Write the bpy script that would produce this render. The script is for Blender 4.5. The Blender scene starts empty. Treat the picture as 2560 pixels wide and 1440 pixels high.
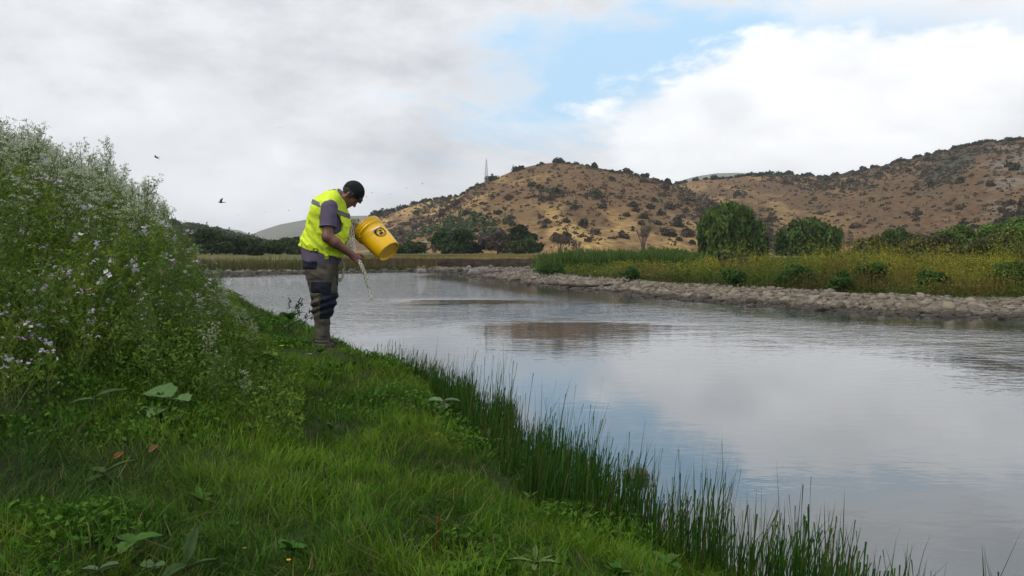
import bpy, math, random
import numpy as np
from mathutils import Vector, Matrix
SC = bpy.context.scene
COL = SC.collection
rad = math.radians
# ------------------------------------------------------------------ camera
F, HZ, CZ = 2000.0, 632.0, 1.35          # focal length and horizon row in the photo's pixels, eye height over the water
cam_d = bpy.data.cameras.new('camera'); cam = bpy.data.objects.new('camera', cam_d); COL.objects.link(cam)
cam.location = (0, 0, CZ); cam.rotation_euler = (rad(90), 0, 0)
cam_d.sensor_width = 36; cam_d.lens = 36*F/2560; cam_d.shift_y = -(720-HZ)/2560
cam_d.clip_start = 0.05; cam_d.clip_end = 20000
SC.camera = cam
def P(px, py, Y):
    return ((px-1280)/F*Y, Y, CZ-(py-HZ)/F*Y)
# ------------------------------------------------------------------ sky
SUN_EL, SUN_AZ = 52.0, -128.0            # degrees; azimuth clockwise from +Y
W = bpy.data.worlds.new('World'); SC.world = W; W.use_nodes = True
class NT:
    def __init__(s, t): s.t = t; s.t.nodes.clear()
    def n(s, typ, ins=None, **kw):
        nd = s.t.nodes.new(typ)
        for k, v in kw.items(): setattr(nd, k, v)
        for k, v in (ins or {}).items():
            if isinstance(v, bpy.types.NodeSocket): s.t.links.new(v, nd.inputs[k])
            elif hasattr(v, 'outputs'): s.t.links.new(v.outputs[0], nd.inputs[k])
            else: nd.inputs[k].default_value = v
        return nd
    def math(s, op, a, b=0.0, c=None, clamp=False):
        d = {0: a, 1: b}
        if c is not None: d[2] = c
        return s.n('ShaderNodeMath', d, operation=op, use_clamp=clamp).outputs[0]
    def ramp(s, f, lo, hi, smooth=True):
        return s.n('ShaderNodeMapRange', {0: f, 1: lo, 2: hi, 3: 0.0, 4: 1.0}, interpolation_type='SMOOTHSTEP' if smooth else 'LINEAR').outputs[0]
    def mix(s, f, a, b, blend='MIX'):
        nd = s.n('ShaderNodeMix', data_type='RGBA', blend_type=blend)
        for i, v in ((0, f), (6, a), (7, b)):
            if isinstance(v, bpy.types.NodeSocket): s.t.links.new(v, nd.inputs[i])
            elif i == 0: nd.inputs[0].default_value = v
            else: nd.inputs[i].default_value = (*v, 1)
        return nd.outputs[2]
    def noise(s, vec, scale, detail=4, rough=.55, dist=0.0):
        return s.n('ShaderNodeTexNoise', {'Vector': vec, 'Scale': scale, 'Detail': detail, 'Roughness': rough, 'Distortion': dist}).outputs[0]
    def dot(s, v, c):
        return s.n('ShaderNodeVectorMath', {0: v, 1: c}, operation='DOT_PRODUCT').outputs['Value']
def make_sky():
    t = NT(W.node_tree)
    tc = t.n('ShaderNodeTexCoord').outputs['Generated']
    d = t.n('ShaderNodeVectorMath', {0: tc}, operation='NORMALIZE').outputs[0]
    sky = t.n('ShaderNodeTexSky', sky_type='NISHITA', sun_disc=False, sun_elevation=rad(SUN_EL), sun_rotation=rad(SUN_AZ),
              air_density=1.0, dust_density=1.2, ozone_density=1.2).outputs[0]
    vs = t.n('ShaderNodeVectorMath', {0: d, 1: (1, 1, 2.1)}, operation='MULTIPLY').outputs[0]      # flattened cloud layers
    vt = t.n('ShaderNodeVectorRotate', {'Vector': d, 'Axis': (0, 1, 0), 'Angle': rad(-20)}).outputs[0]
    vst = t.n('ShaderNodeVectorMath', {0: vt, 1: (1, 1, 5)}, operation='MULTIPLY').outputs[0]   # slanted cirrus
    def local(px, py, tilt):             # tangent axes about a direction in the sky
        c = Vector(((px-1280)/F, 1, (HZ-py)/F)).normalized()
        r = Vector((1, 0, 0)); r = (r-c*r.dot(c)).normalized(); u = r.cross(c); u = u if u.z > 0 else -u
        a = rad(tilt); r2 = r*math.cos(a)+u*math.sin(a); u2 = -r*math.sin(a)+u*math.cos(a)
        return c, r2, u2
    def blob(px, py, sx, sy, tilt=0):
        c, r, u = local(px, py, tilt)
        x = t.math('DIVIDE', t.dot(d, tuple(r)), sx/F); y = t.math('DIVIDE', t.dot(d, tuple(u)), sy/F)
        q = t.math('SQRT', t.math('ADD', t.math('MULTIPLY', x, x), t.math('MULTIPLY', y, y)))
        q = t.math('SUBTRACT', 1.0, q)
        front = t.math('GREATER_THAN', t.dot(d, tuple(c)), 0.0)
        return t.math('SUBTRACT', t.math('MULTIPLY', q, front), t.math('MULTIPLY', t.math('SUBTRACT', 1.0, front), 5.0))
    n1 = t.noise(vs, 2.9, 5, .55, .2); n2 = t.noise(vs, 8.0, 6, .58, .1); n3 = t.noise(vst, 7.0, 3, .62, .3)
    # openings in the cloud: the large one ahead, a faint one on the right, scattered ones elsewhere by noise
    g1 = blob(1600, 150, 490, 180, 8)
    wob = t.math('ADD', t.math('MULTIPLY', t.math('SUBTRACT', n2, .5), 1.7), t.math('MULTIPLY', t.math('SUBTRACT', n1, .5), 1.2))
    gap = t.ramp(t.math('ADD', g1, wob), -.06, .60)
    g2 = blob(2180, 95, 480, 95, 0)
    gap2 = t.math('MULTIPLY', t.ramp(t.math('ADD', g2, wob), -.05, .8), .62)
    g3 = blob(1380, 290, 480, 130, 12)
    cir = t.math('MULTIPLY', t.ramp(t.math('ADD', g3, t.math('MULTIPLY', t.math('SUBTRACT', n3, .52), 3.4)), -.1, 1.1), .6)
    gn = t.math('MULTIPLY', t.ramp(t.noise(vs, 1.9, 3, .5), .46, .66), t.ramp(t.math('ADD', t.dot(d, (0, -.25, 1)), t.math('MULTIPLY', t.math('SUBTRACT', n2, .5), .3)), .14, .42))
    gap = t.math('MAXIMUM', t.math('MAXIMUM', gap, gap2), t.math('MAXIMUM', cir, t.math('MULTIPLY', gn, .85)))
    # the heaped bright cloud on the right has a crisp edge against the opening
    heap = t.ramp(t.math('ADD', blob(2120, 330, 620, 250, 4), t.math('ADD', t.math('MULTIPLY', t.math('SUBTRACT', n2, .5), 1.1), t.math('MULTIPLY', t.math('SUBTRACT', n1, .5), .5))), .02, .22)
    gap = t.math('MULTIPLY', gap, t.math('SUBTRACT', 1.0, t.math('MULTIPLY', heap, .92)))
    # cloud brightness: grey sheet on the left, bright heap on the right
    br = t.math('ADD', .37, t.math('MULTIPLY', t.math('SUBTRACT', n1, .5), 1.35))
    br = t.math('ADD', br, t.math('MULTIPLY', t.math('SUBTRACT', n2, .5), 1.0))
    br = t.math('ADD', br, t.math('MULTIPLY', t.ramp(blob(2150, 270, 1000, 420), -.1, .75), .38))
    br = t.math('ADD', br, t.math('MULTIPLY', t.ramp(blob(120, 150, 420, 150), -.3, .9), .22))
    br = t.math('ADD', br, t.math('MULTIPLY', t.ramp(blob(1000, 440, 900, 120), -.3, .9), .20))
    br = t.math('ADD', br, t.math('MULTIPLY', heap, .16))
    br = t.math('SUBTRACT', br, t.math('MULTIPLY', t.ramp(blob(800, 110, 620, 120), -.4, .9), .16))
    br = t.math('SUBTRACT', br, t.math('MULTIPLY', t.ramp(t.math('ADD', blob(1830, 265, 110, 65), t.math('MULTIPLY', t.math('SUBTRACT', n2, .5), 1.5)), 0, .8), .22))
    br = t.math('SUBTRACT', br, t.math('MULTIPLY', t.ramp(blob(870, 385, 330, 60), -.4, .9), .14))
    br = t.math('MINIMUM', t.math('MAXIMUM', br, 0.0), 1.0)
    cloud = t.mix(br, (4.0, 4.15, 4.45), (9.1, 9.15, 9.3))
    blue = t.mix(.40, (4.9, 6.9, 8.5), sky)
    blue = t.mix(.35, blue, (3.0, 5.8, 8.5))
    colr = t.mix(gap, cloud, blue)
    bg = t.n('ShaderNodeBackground', {'Color': colr, 'Strength': .15})
    t.n('ShaderNodeOutputWorld', {'Surface': bg})
make_sky()
# ------------------------------------------------------------------ sun through thin cloud
sd = bpy.data.lights.new('sun', 'SUN'); sun = bpy.data.objects.new('sun', sd); COL.objects.link(sun)
sd.energy = 2.0; sd.angle = rad(12); sd.color = (1, .93, .82)
_s = Vector((math.sin(rad(SUN_AZ))*math.cos(rad(SUN_EL)), math.cos(rad(SUN_AZ))*math.cos(rad(SUN_EL)), math.sin(rad(SUN_EL))))
sun.rotation_euler = _s.to_track_quat('Z', 'Y').to_euler(); sun.location = (-30, -30, 60)
vsn = SC.view_settings; vsn.view_transform = 'Standard'; vsn.look = 'None'; vsn.exposure = 0.0; vsn.gamma = 1.0
cy = SC.cycles
cy.use_denoising = True; cy.max_bounces = 6; cy.diffuse_bounces = 3; cy.glossy_bounces = 3; cy.transmission_bounces = 4
cy.volume_bounces = 0; cy.transparent_max_bounces = 6; cy.caustics_reflective = False; cy.caustics_refractive = False
cy.sample_clamp_indirect = 6
# ------------------------------------------------------------------ helpers
def link(o, parent=None):
    COL.objects.link(o)
    if parent is not None: o.parent = parent
    return o
def tag(o, label=None, cat=None, group=None, kind=None):
    for k, v in (('label', label), ('category', cat), ('group', group), ('kind', kind)):
        if v: o[k] = v
    return o
def empty(name, loc, label=None, cat=None, group=None, rz=0.0, sc=1.0):
    o = bpy.data.objects.new(name, None); o.location = loc; o.rotation_euler = (0, 0, rz); o.scale = (sc,)*3
    o.empty_display_size = .2
    return tag(link(o), label, cat, group)
def me(name, V, faces, col=None, smooth=False, mats=None, mi=None):
    """mesh data from numpy arrays; faces: array or list of arrays (n,3)/(n,4)"""
    if not isinstance(faces, (list, tuple)): faces = [faces]
    faces = [np.asarray(f, dtype=np.int32) for f in faces if len(f)]
    m = bpy.data.meshes.new(name)
    V = np.asarray(V, dtype=np.float32)
    m.vertices.add(len(V)); m.vertices.foreach_set('co', V.ravel())
    loops = np.concatenate([f.ravel() for f in faces]); sizes = np.concatenate([np.full(len(f), f.shape[1], np.int32) for f in faces])
    m.loops.add(len(loops)); m.loops.foreach_set('vertex_index', loops)
    m.polygons.add(len(sizes))
    m.polygons.foreach_set('loop_start', np.concatenate([[0], np.cumsum(sizes)[:-1]]).astype(np.int32))
    m.polygons.foreach_set('loop_total', sizes)
    if smooth: m.polygons.foreach_set('use_smooth', np.ones(len(sizes), bool))
    if mi is not None: m.polygons.foreach_set('material_index', np.asarray(mi, np.int32))
    if col is not None:
        a = m.color_attributes.new('Col', 'FLOAT_COLOR', 'POINT')
        c = np.ones((len(V), 4), np.float32); c[:, :3] = col
        a.data.foreach_set('color', c.ravel())
    for q in (mats or []): m.materials.append(q)
    m.update(calc_edges=True); m.validate()
    return m
def ob(name, mesh, parent=None, loc=None, rz=None):
    o = bpy.data.objects.new(name, mesh)
    if loc is not None: o.location = loc
    if rz is not None: o.rotation_euler = (0, 0, rz)
    return link(o, parent)
class Acc:
    """collects pieces with colours into one mesh"""
    def __init__(s): s.V = []; s.T = []; s.Q = []; s.C = []; s.n = 0
    def add(s, V, faces, col):
        V = np.asarray(V, float).reshape(-1, 3); faces = np.asarray(faces)
        (s.T if faces.shape[1] == 3 else s.Q).append(faces+s.n)
        c = np.asarray(col, float)
        s.C.append(np.broadcast_to(c, (len(V), 3)) if c.ndim == 1 else c); s.V.append(V); s.n += len(V)
    def mesh(s, name, mat, smooth=False):
        fs = []
        if s.T: fs.append(np.concatenate(s.T))
        if s.Q: fs.append(np.concatenate(s.Q))
        return me(name, np.concatenate(s.V), fs, np.concatenate(s.C), smooth, [mat])
def sm(x): x = np.clip(x, 0, 1); return x*x*(3-2*x)
def _h(*a):
    h = np.zeros(np.broadcast(*a).shape, np.uint32)
    for i, v in enumerate(a):
        h = (h ^ (v.astype(np.int64).astype(np.uint32)*np.uint32((374761393, 668265263, 2246822519)[i])))*np.uint32(3266489917)
        h ^= h >> np.uint32(15)
    return (h & np.uint32(0xffffff)).astype(np.float32)/0xffffff
def vn2(x, y, s=1.0, seed=0):
    x = np.asarray(x, float)*s+seed*17.3; y = np.asarray(y, float)*s-seed*9.1
    i, j = np.floor(x), np.floor(y); u, v = sm(x-i), sm(y-j)
    return (_h(i, j)*(1-u)+_h(i+1, j)*u)*(1-v)+(_h(i, j+1)*(1-u)+_h(i+1, j+1)*u)*v
def fbm2(x, y, s=1.0, oc=4, seed=0):
    r, a, t = 0, 1., 0
    for k in range(oc): r = r+a*vn2(x, y, s*2**k, seed+k*3); t += a; a *= .5
    return r/t
def vn3(x, y, z, s=1.0, seed=0):
    x = x*s+seed*7.7; y = y*s+seed*3.1; z = z*s-seed*5.3
    i, j, k = np.floor(x), np.floor(y), np.floor(z); u, v, w = sm(x-i), sm(y-j), sm(z-k)
    def pl(k): return (_h(i, j, k)*(1-u)+_h(i+1, j, k)*u)*(1-v)+(_h(i, j+1, k)*(1-u)+_h(i+1, j+1, k)*u)*v
    return pl(k)*(1-w)+pl(k+1)*w
MATS = {}
def mat(name, color=None, rough=.8, spec=.3, col_attr=False, var=0.0, nscale=6.0, bump=0.0, bscale=20.0, trans=0.0, objvar=0.0, metal=0.0, tint=1.0):
    if name in MATS: return MATS[name]
    m = bpy.data.materials.new(name); m.use_nodes = True; t = NT(m.node_tree)
    c = t.n('ShaderNodeVertexColor', layer_name='Col').outputs[0] if col_attr else None
    if c is None: c = t.n('ShaderNodeRGB').outputs[0]; c.default_value = (*color, 1)
    tc = t.n('ShaderNodeTexCoord').outputs['Object']
    if var:
        f = t.ramp(t.noise(tc, nscale, 5, .6), .3, .7)
        k = t.math('ADD', 1-var, t.math('MULTIPLY', f, 2*var))
        c = t.n('ShaderNodeVectorMath', {0: c, 1: t.n('ShaderNodeCombineXYZ', {0: k, 1: k, 2: k})}, operation='MULTIPLY').outputs[0]
    if objvar:
        r = t.n('ShaderNodeObjectInfo').outputs['Random']
        k = t.math('ADD', 1-objvar, t.math('MULTIPLY', r, 2*objvar))
        c = t.n('ShaderNodeVectorMath', {0: c, 1: t.n('ShaderNodeCombineXYZ', {0: k, 1: k, 2: k})}, operation='MULTIPLY').outputs[0]
    b = t.n('ShaderNodeBsdfPrincipled', {'Base Color': c, 'Roughness': rough, 'Specular IOR Level': spec, 'Metallic': metal})
    if bump:
        bn = t.n('ShaderNodeBump', {'Height': t.noise(tc, bscale, 5, .6), 'Strength': bump, 'Distance': .02})
        t.t.links.new(bn.outputs[0], b.inputs['Normal'])
    sh = b
    if trans:
        tr = t.n('ShaderNodeBsdfTranslucent', {'Color': c})
        sh = t.n('ShaderNodeMixShader', {0: trans, 1: b, 2: tr})
    t.n('ShaderNodeOutputMaterial', {'Surface': sh})
    MATS[name] = m; return m
LEAF = mat('leaf', col_attr=True, rough=.6, spec=.12, trans=.30)
FARLEAF = mat('far_leaf', col_attr=True, rough=.75, spec=.15, trans=.2, objvar=.18)
BARK = mat('bark', (.06, .045, .035), rough=.95, var=.35, nscale=3)
def tube(pts, r, n=5, cap=True):
    """tapered tube along pts; r scalar or per point -> V, quads"""
    pts = np.asarray(pts, float); r = np.broadcast_to(np.asarray(r, float), (len(pts),))
    tg = np.gradient(pts, axis=0); tg /= np.linalg.norm(tg, axis=1)[:, None]+1e-9
    up = np.array([0, 0, 1.]) if abs(tg[0][2]) < .9 else np.array([1., 0, 0])
    V = []; a = np.arange(n)*2*np.pi/n
    u = np.cross(tg[0], up); u /= np.linalg.norm(u)
    for p, t_, rr in zip(pts, tg, r):
        u = u-t_*u.dot(t_); u /= np.linalg.norm(u)+1e-9; w = np.cross(t_, u)
        V.append(p+rr*(np.cos(a)[:, None]*u+np.sin(a)[:, None]*w))
    V = np.concatenate(V); m = len(pts); i = np.arange(n); j = (i+1) % n
    Q = np.concatenate([np.stack([k*n+i, k*n+j, (k+1)*n+j, (k+1)*n+i], 1) for k in range(m-1)])
    return V, Q
def blades(root, head, tilt0, curl, L, w, nseg, col, rng, coltip=None, blunt=0.0):
    """curved tapering blades; all per-blade arrays -> V, tris, cols"""
    n = len(root); head = np.asarray(head); k = nseg
    hx, hy = np.cos(head), np.sin(head)
    fa = rng.uniform(0, np.pi, n); sx, sy = np.cos(fa), np.sin(fa)     # width direction
    pos = root.copy(); rows = []; cols = []
    for s in range(k+1):
        f = s/k
        ww = w*((1-f)**.7 if s < k else 0)+(w*blunt if s == k else 0)
        off = np.stack([sx*ww, sy*ww, np.zeros(n)], 1)
        rows.append(pos-off); rows.append(pos+off)
        c = col if coltip is None else col*(1-f)+coltip*f
        cols.append(c); cols.append(c)
        th = tilt0+curl*f
        st = (L/k)[:, None]*np.stack([np.sin(th)*hx, np.sin(th)*hy, np.cos(th)], 1)
        pos = pos+st
    V = np.stack(rows, 1); C = np.stack(cols, 1)                        # n, 2(k+1), 3
    m = 2*(k+1); base = np.arange(n)[:, None]*m
    tr = []
    for s in range(k):
        a = 2*s
        tr.append(base+np.array([[a, a+1, a+3]]));
        if s < k-1 or blunt: tr.append(base+np.array([[a, a+3, a+2]]))
    return V.reshape(-1, 3), np.concatenate(tr), C.reshape(-1, 3)
def cards(cen, size, rng, col, aspect=1.6, droop=0.0, nrm=None, jit=.8):
    """leaf-shaped four-sided faces folded along the midrib"""
    n = len(cen); size = np.broadcast_to(size, (n,))
    ax = rng.normal(size=(n, 3)); ax[:, 2] -= droop*1.5
    ax /= np.linalg.norm(ax, axis=1)[:, None]
    nn = rng.normal(size=(n, 3)) if nrm is None else nrm+rng.normal(size=(n, 3))*jit
    sd = np.cross(ax, nn); sd /= np.linalg.norm(sd, axis=1)[:, None]+1e-9
    up = np.cross(sd, ax)
    a = ax*(size*aspect/2)[:, None]; s_ = sd*(size/2)[:, None]; f = up*(size*.18)[:, None]
    V = np.stack([cen-a, cen+s_*1+f, cen+a, cen-s_+f], 1).reshape(-1, 3)
    b = np.arange(n)[:, None]*4
    T = np.concatenate([b+np.array([[0, 1, 2]]), b+np.array([[0, 2, 3]])])
    return V, T, np.repeat(col, 4, axis=0)
def ico(sub=1):
    import bmesh
    bm = bmesh.new(); bmesh.ops.create_icosphere(bm, subdivisions=sub, radius=1)
    V = np.array([v.co[:] for v in bm.verts]); T = np.array([[v.index for v in f.verts] for f in bm.faces]); bm.free()
    return V, T
# ================================================================== ground, river, hills
NEAR = np.array([(200,-60),(30,-6),(12,-2.5),(3.5,.3),(1.8,2.1),(1.10,3.2),(.52,4.15),(.10,5.5),(-.36,6.9),(-1.15,8.5),(-1.75,9.6),(-2.7,11.6),(-4.3,15),(-6.3,19.5),(-10,28),(-16,38),(-30,46),(-60,52),(-300,64)], float)
FAR = np.array([(-300,76),(-60,66),(-30,57),(-19,51.5),(-14.5,52.5),(-11.6,54.5),(-8.5,60),(-6.5,60),(-3.6,55),(-2.0,50.5),(-2.7,47.5),(-2.4,44.5),(-.6,38.5),(1.3,32.5),(3.0,27.7),(4.7,23.8),(6.2,21),(7.3,19),(8.2,17.7),(9.4,16.9),(10.6,16.3),(14,15.2),(22,12),(40,5),(70,-6),(200,-38)], float)
POLY = np.concatenate([NEAR, FAR])
def pdist(x, y, pl):
    d = np.full(x.shape, 1e9)
    for a, b in zip(pl[:-1], pl[1:]):
        ab = b-a; t = np.clip(((x-a[0])*ab[0]+(y-a[1])*ab[1])/(ab@ab), 0, 1)
        d = np.minimum(d, np.hypot(x-a[0]-t*ab[0], y-a[1]-t*ab[1]))
    return d
def inpoly(x, y, pl):
    r = np.zeros(x.shape, bool)
    for a, b in zip(pl, np.roll(pl, -1, axis=0)):
        c = (a[1] > y) != (b[1] > y)
        with np.errstate(divide='ignore', invalid='ignore'):
            r ^= c & (x < (b[0]-a[0])*(y-a[1])/(b[1]-a[1])+a[0])
    return r
CUTY = 66.0
def ground(x, y, full=False):
    x = np.atleast_1d(np.asarray(x, float)); y = np.atleast_1d(np.asarray(y, float))
    wob = .25*(fbm2(x, y, .8, 2, 5)-.5)
    dn = pdist(x, y, NEAR); df = pdist(x, y, FAR); wet = inpoly(x, y, POLY); nearb = (dn < df) & ~wet; farb = ~nearb & ~wet
    dn2 = np.maximum(dn+wob*(dn > 0), 0)
    zn = (.27+.13*sm((y-4.2)/3.2))*sm(dn2/(1.15-.4*sm((y-4.2)/3.2)))+.04*np.minimum(dn, 6)+.8*sm((dn-1.25)/2.6)*sm((y-2.6)/3)+.6*sm((dn-5)/20)+(fbm2(x, y, 1.6, 3, 2)-.5)*.13*sm(dn/.5)+(fbm2(x, y, 3.6, 2, 23)-.5)*.09*sm((dn-.3)/.8)
    cut = sm((y-CUTY-.8*(fbm2(x, y, .25, 3, 9)-.5))/.5)*sm((4.5-x)/1.5)
    zf = .22*sm(df/3.4)+.22*sm((df-4)/8)*(1-.7*sm((6-x)/4)*sm((y-42)/6)*(1-cut))+.5*sm((df-14)/60)+.42*cut+(fbm2(x, y, .7, 3, 4)-.5)*.12*sm(df/2)
    low = sm((6-x)/4)*sm((y-43)/5)*(1-cut)*sm((68-y)/2)
    zf = zf*(1-.55*low)
    zf = zf*(1-cut)+(.82+.10*(fbm2(x, y, .5, 2, 4)-.5)+.2*sm((y-70)/40))*cut
    zf = zf+.25*sm((y-90)/60)
    zw = -.55*sm(np.minimum(dn, df)/3.0)-.02
    z = np.where(wet, zw, np.where(nearb, zn, zf))
    return (z, dn, df, wet, nearb, cut) if full else z
def on_ground(px, py, lift=0.0, y0=2.0, y1=14.0):
    """where the line of sight through a photo pixel meets the near bank"""
    Y = np.linspace(y0, y1, 500); x = (px-1280)/F*Y; d = CZ-(py-HZ)/F*Y-ground(x, Y)-lift; k = np.nonzero(d < 0)[0]; i = k[0] if len(k) else 499
    return float(x[i]), float(Y[i])
def gz(x, y): return float(ground(x, y)[0])
def axis(segs):
    out = [np.arange(a, b, s) for a, b, s in segs]; return np.concatenate(out)
gx = np.concatenate([-np.geomspace(2600, 62, 26), axis([(-60, -24, 2.5), (-24, -8, .6), (-8, 4, .13), (4, 16, .35), (16, 40, 1.5)]), np.geomspace(40, 3000, 28)])
gy = np.concatenate([-np.geomspace(1000, 12, 14), axis([(-10, 1, 1.2), (1, 12, .13), (12, 24, .3), (24, 62, .7), (62, 70, .2), (70, 110, 2)]), np.geomspace(110, 3400, 30)])
GX, GY = np.meshgrid(gx, gy, indexing='ij')
z, dn, df, wet, nearb, cut = ground(GX.ravel(), GY.ravel(), True)
x_, y_ = GX.ravel(), GY.ravel()
nz = fbm2(x_, y_, .35, 4, 11); nf = fbm2(x_, y_, 2.2, 3, 12)
def lerp(a, b, t): t = np.asarray(t)[:, None]; return np.asarray(a)*(1-t)+np.asarray(b)*t
c_near = lerp((.020, .036, .008), (.032, .030, .014), sm(nf*1.6-.4))
c_bar = lerp((.15, .125, .10), (.09, .075, .06), sm(nf*1.5-.3))
c_flat = lerp((.075, .088, .026), (.16, .125, .05), sm((nz-.45)*4))
c_far = lerp(c_bar, c_flat, sm((df-3.2)/1.2)*(1-sm((6-x_)/4)*sm((y_-42)/4)*(1-cut)))
c_bed = np.array((.075, .062, .042))
gc = np.where(wet[:, None], c_bed, np.where(nearb[:, None], c_near, c_far))
nx, ny = GX.shape; I = np.arange(nx*ny).reshape(nx, ny)
gq = np.stack([I[:-1, :-1], I[1:, :-1], I[1:, 1:], I[:-1, 1:]], -1).reshape(-1, 4)
GROUND = mat('ground', col_attr=True, rough=.95, spec=.1, var=.3, nscale=2.5, bump=.5, bscale=9)
g = ob('ground', me('ground', np.stack([x_, y_, z], 1), gq, gc, True, [GROUND])); tag(g, 'grassy river banks and flat dry plain beyond the river', kind='structure')
# ---- cut bank: crumbling earth face behind the gravel
def cut_bank():
    xs = np.arange(-15, 4.2, .12); ts = np.linspace(0, 1, 9); V = []; C = []
    yb = CUTY+.8*(fbm2(xs, xs*0+CUTY, .25, 3, 9)-.5)
    top = ground(xs, yb+.9); bot = ground(xs, yb-.8)-.06
    rng = np.random.default_rng(4)
    for t in ts:
        bulge = .10*np.sin(t*np.pi)+.22*(1-t)+.16*(fbm2(xs, xs*0+t*2, 1.6, 4, 21)-.5)-.08*vn2(xs, xs*0, 3.1, 8)*t
        V.append(np.stack([xs, yb-.05-bulge, bot+(top+.03-bot)*t+.05*(vn2(xs, xs*0+t*3, 4, 2)-.5)*(t > 0)], 1))
        C.append(lerp((.036, .026, .020), (.062, .046, .034), sm(fbm2(xs, xs*0+t, 2.5, 3, 7)*1.6-.3)*(.4+.6*(1-t))))
    V.append(np.stack([xs, yb+.6, top+.01], 1)); C.append(C[-1]*1.3)
    n = len(xs); J = np.arange(n*(len(ts)+1)).reshape(-1, n)
    q = np.stack([J[:-1, :-1], J[:-1, 1:], J[1:, 1:], J[1:, :-1]], -1).reshape(-1, 4)
    o = ob('cut_bank', me('cut_bank', np.concatenate(V), q, np.concatenate(C), False, [GROUND]))
    tag(o, 'dark crumbling earth bank cut by the river below dry grass', kind='structure')
cut_bank()
# ---- river
def river():
    wx = np.concatenate([-np.geomspace(300, 26, 12), np.arange(-24, 20, .5), np.geomspace(20, 200, 14)])
    wy = np.concatenate([-np.geomspace(60, 2, 8), np.arange(-1, 30, .5), np.geomspace(30, 80, 30)])
    X, Y = np.meshgrid(wx, wy, indexing='ij'); x, y = X.ravel(), Y.ravel()
    df = pdist(x, y, FAR)
    def blob(cx, cy, sx, sy): return np.exp(-(((x-cx)/sx)**2+((y-cy)/sy)**2))
    rip = .50+.8*(fbm2(x*.5, y, .22, 3, 31)-.5)
    rip = rip+.5*sm((y-13.0)/9)                              # breeze-ruffled reach beyond the calm pool
    rip = rip-.95*blob(.8, 12.4, 3.6, 4.8)*(.55+.9*fbm2(x*.6, y, .9, 3, 37))-1.25*blob(-1.2, 22.5, 3.2, 1.7)*(.7+.6*fbm2(x*.5, y, .8, 2, 38))-.35*blob(-2.6, 20, 1.2, 3)
    rip = rip*(.15+.85*sm((y+.30*np.maximum(x, -2)-6.5)/7))    # sheltered water near the rushes
    rip = rip-.22*blob(6.5, 11, 5.5, 3.6)*(.6+.8*fbm2(x*.7, y, .9, 2, 35))
    rip = rip*(.10+.90*sm((df-2.0)/3.4))
    rip = rip-.9*blob(-17, 46, 5, 4.5)
    rip = np.clip(rip,   .015+.042*sm((y-8)/3)*(.4+fbm2(x*.5, y, 1.2, 2, 39)), 1.25)
    nx, ny = X.shape; I = np.arange(nx*ny).reshape(nx, ny)
    q = np.stack([I[:-1, :-1], I[1:, :-1], I[1:, 1:], I[:-1, 1:]], -1).reshape(-1, 4)
    m = bpy.data.materials.new('river_water'); m.use_nodes = True; t = NT(m.node_tree)
    pos = t.n('ShaderNodeNewGeometry').outputs['Position']
    r = t.n('ShaderNodeVertexColor', layer_name='Col').outputs[0]
    r = t.n('ShaderNodeSeparateColor', {0: r}).outputs[0]
    p1 = t.n('ShaderNodeVectorMath', {0: pos, 1: (.55, 1.0, 1)}, operation='MULTIPLY').outputs[0]
    h = t.math('MULTIPLY', t.noise(p1, 1.6, 2, .5, .3), .045)
    h = t.math('ADD', h, t.math('MULTIPLY', t.noise(p1, 6.5, 3, .5, .4), .036))
    h = t.math('ADD', h, t.math('MULTIPLY', t.noise(p1, 18.0, 2, .5, .2), .010))
    h = t.math('MULTIPLY', h, r)
    bn = t.n('ShaderNodeBump', {'Height': h, 'Strength': 1.0, 'Distance': 1.0})
    mud = t.mix(t.ramp(t.noise(pos, .5, 4, .6), .35, .7), (.020, .032, .038), (.034, .040, .038))
    b = t.n('ShaderNodeBsdfPrincipled', {'Base Color': mud, 'Roughness': .015, 'IOR': 1.85, 'Specular IOR Level': .8, 'Normal': bn})
    t.n('ShaderNodeOutputMaterial', {'Surface': b})
    c = np.repeat(rip[:, None], 3, 1)
    o = ob('river', me('river', np.stack([x, y, x*0], 1), q, c, True, [m]))
    tag(o, 'rippled river reflecting clouds and brown hill', kind='structure')
river()
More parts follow.
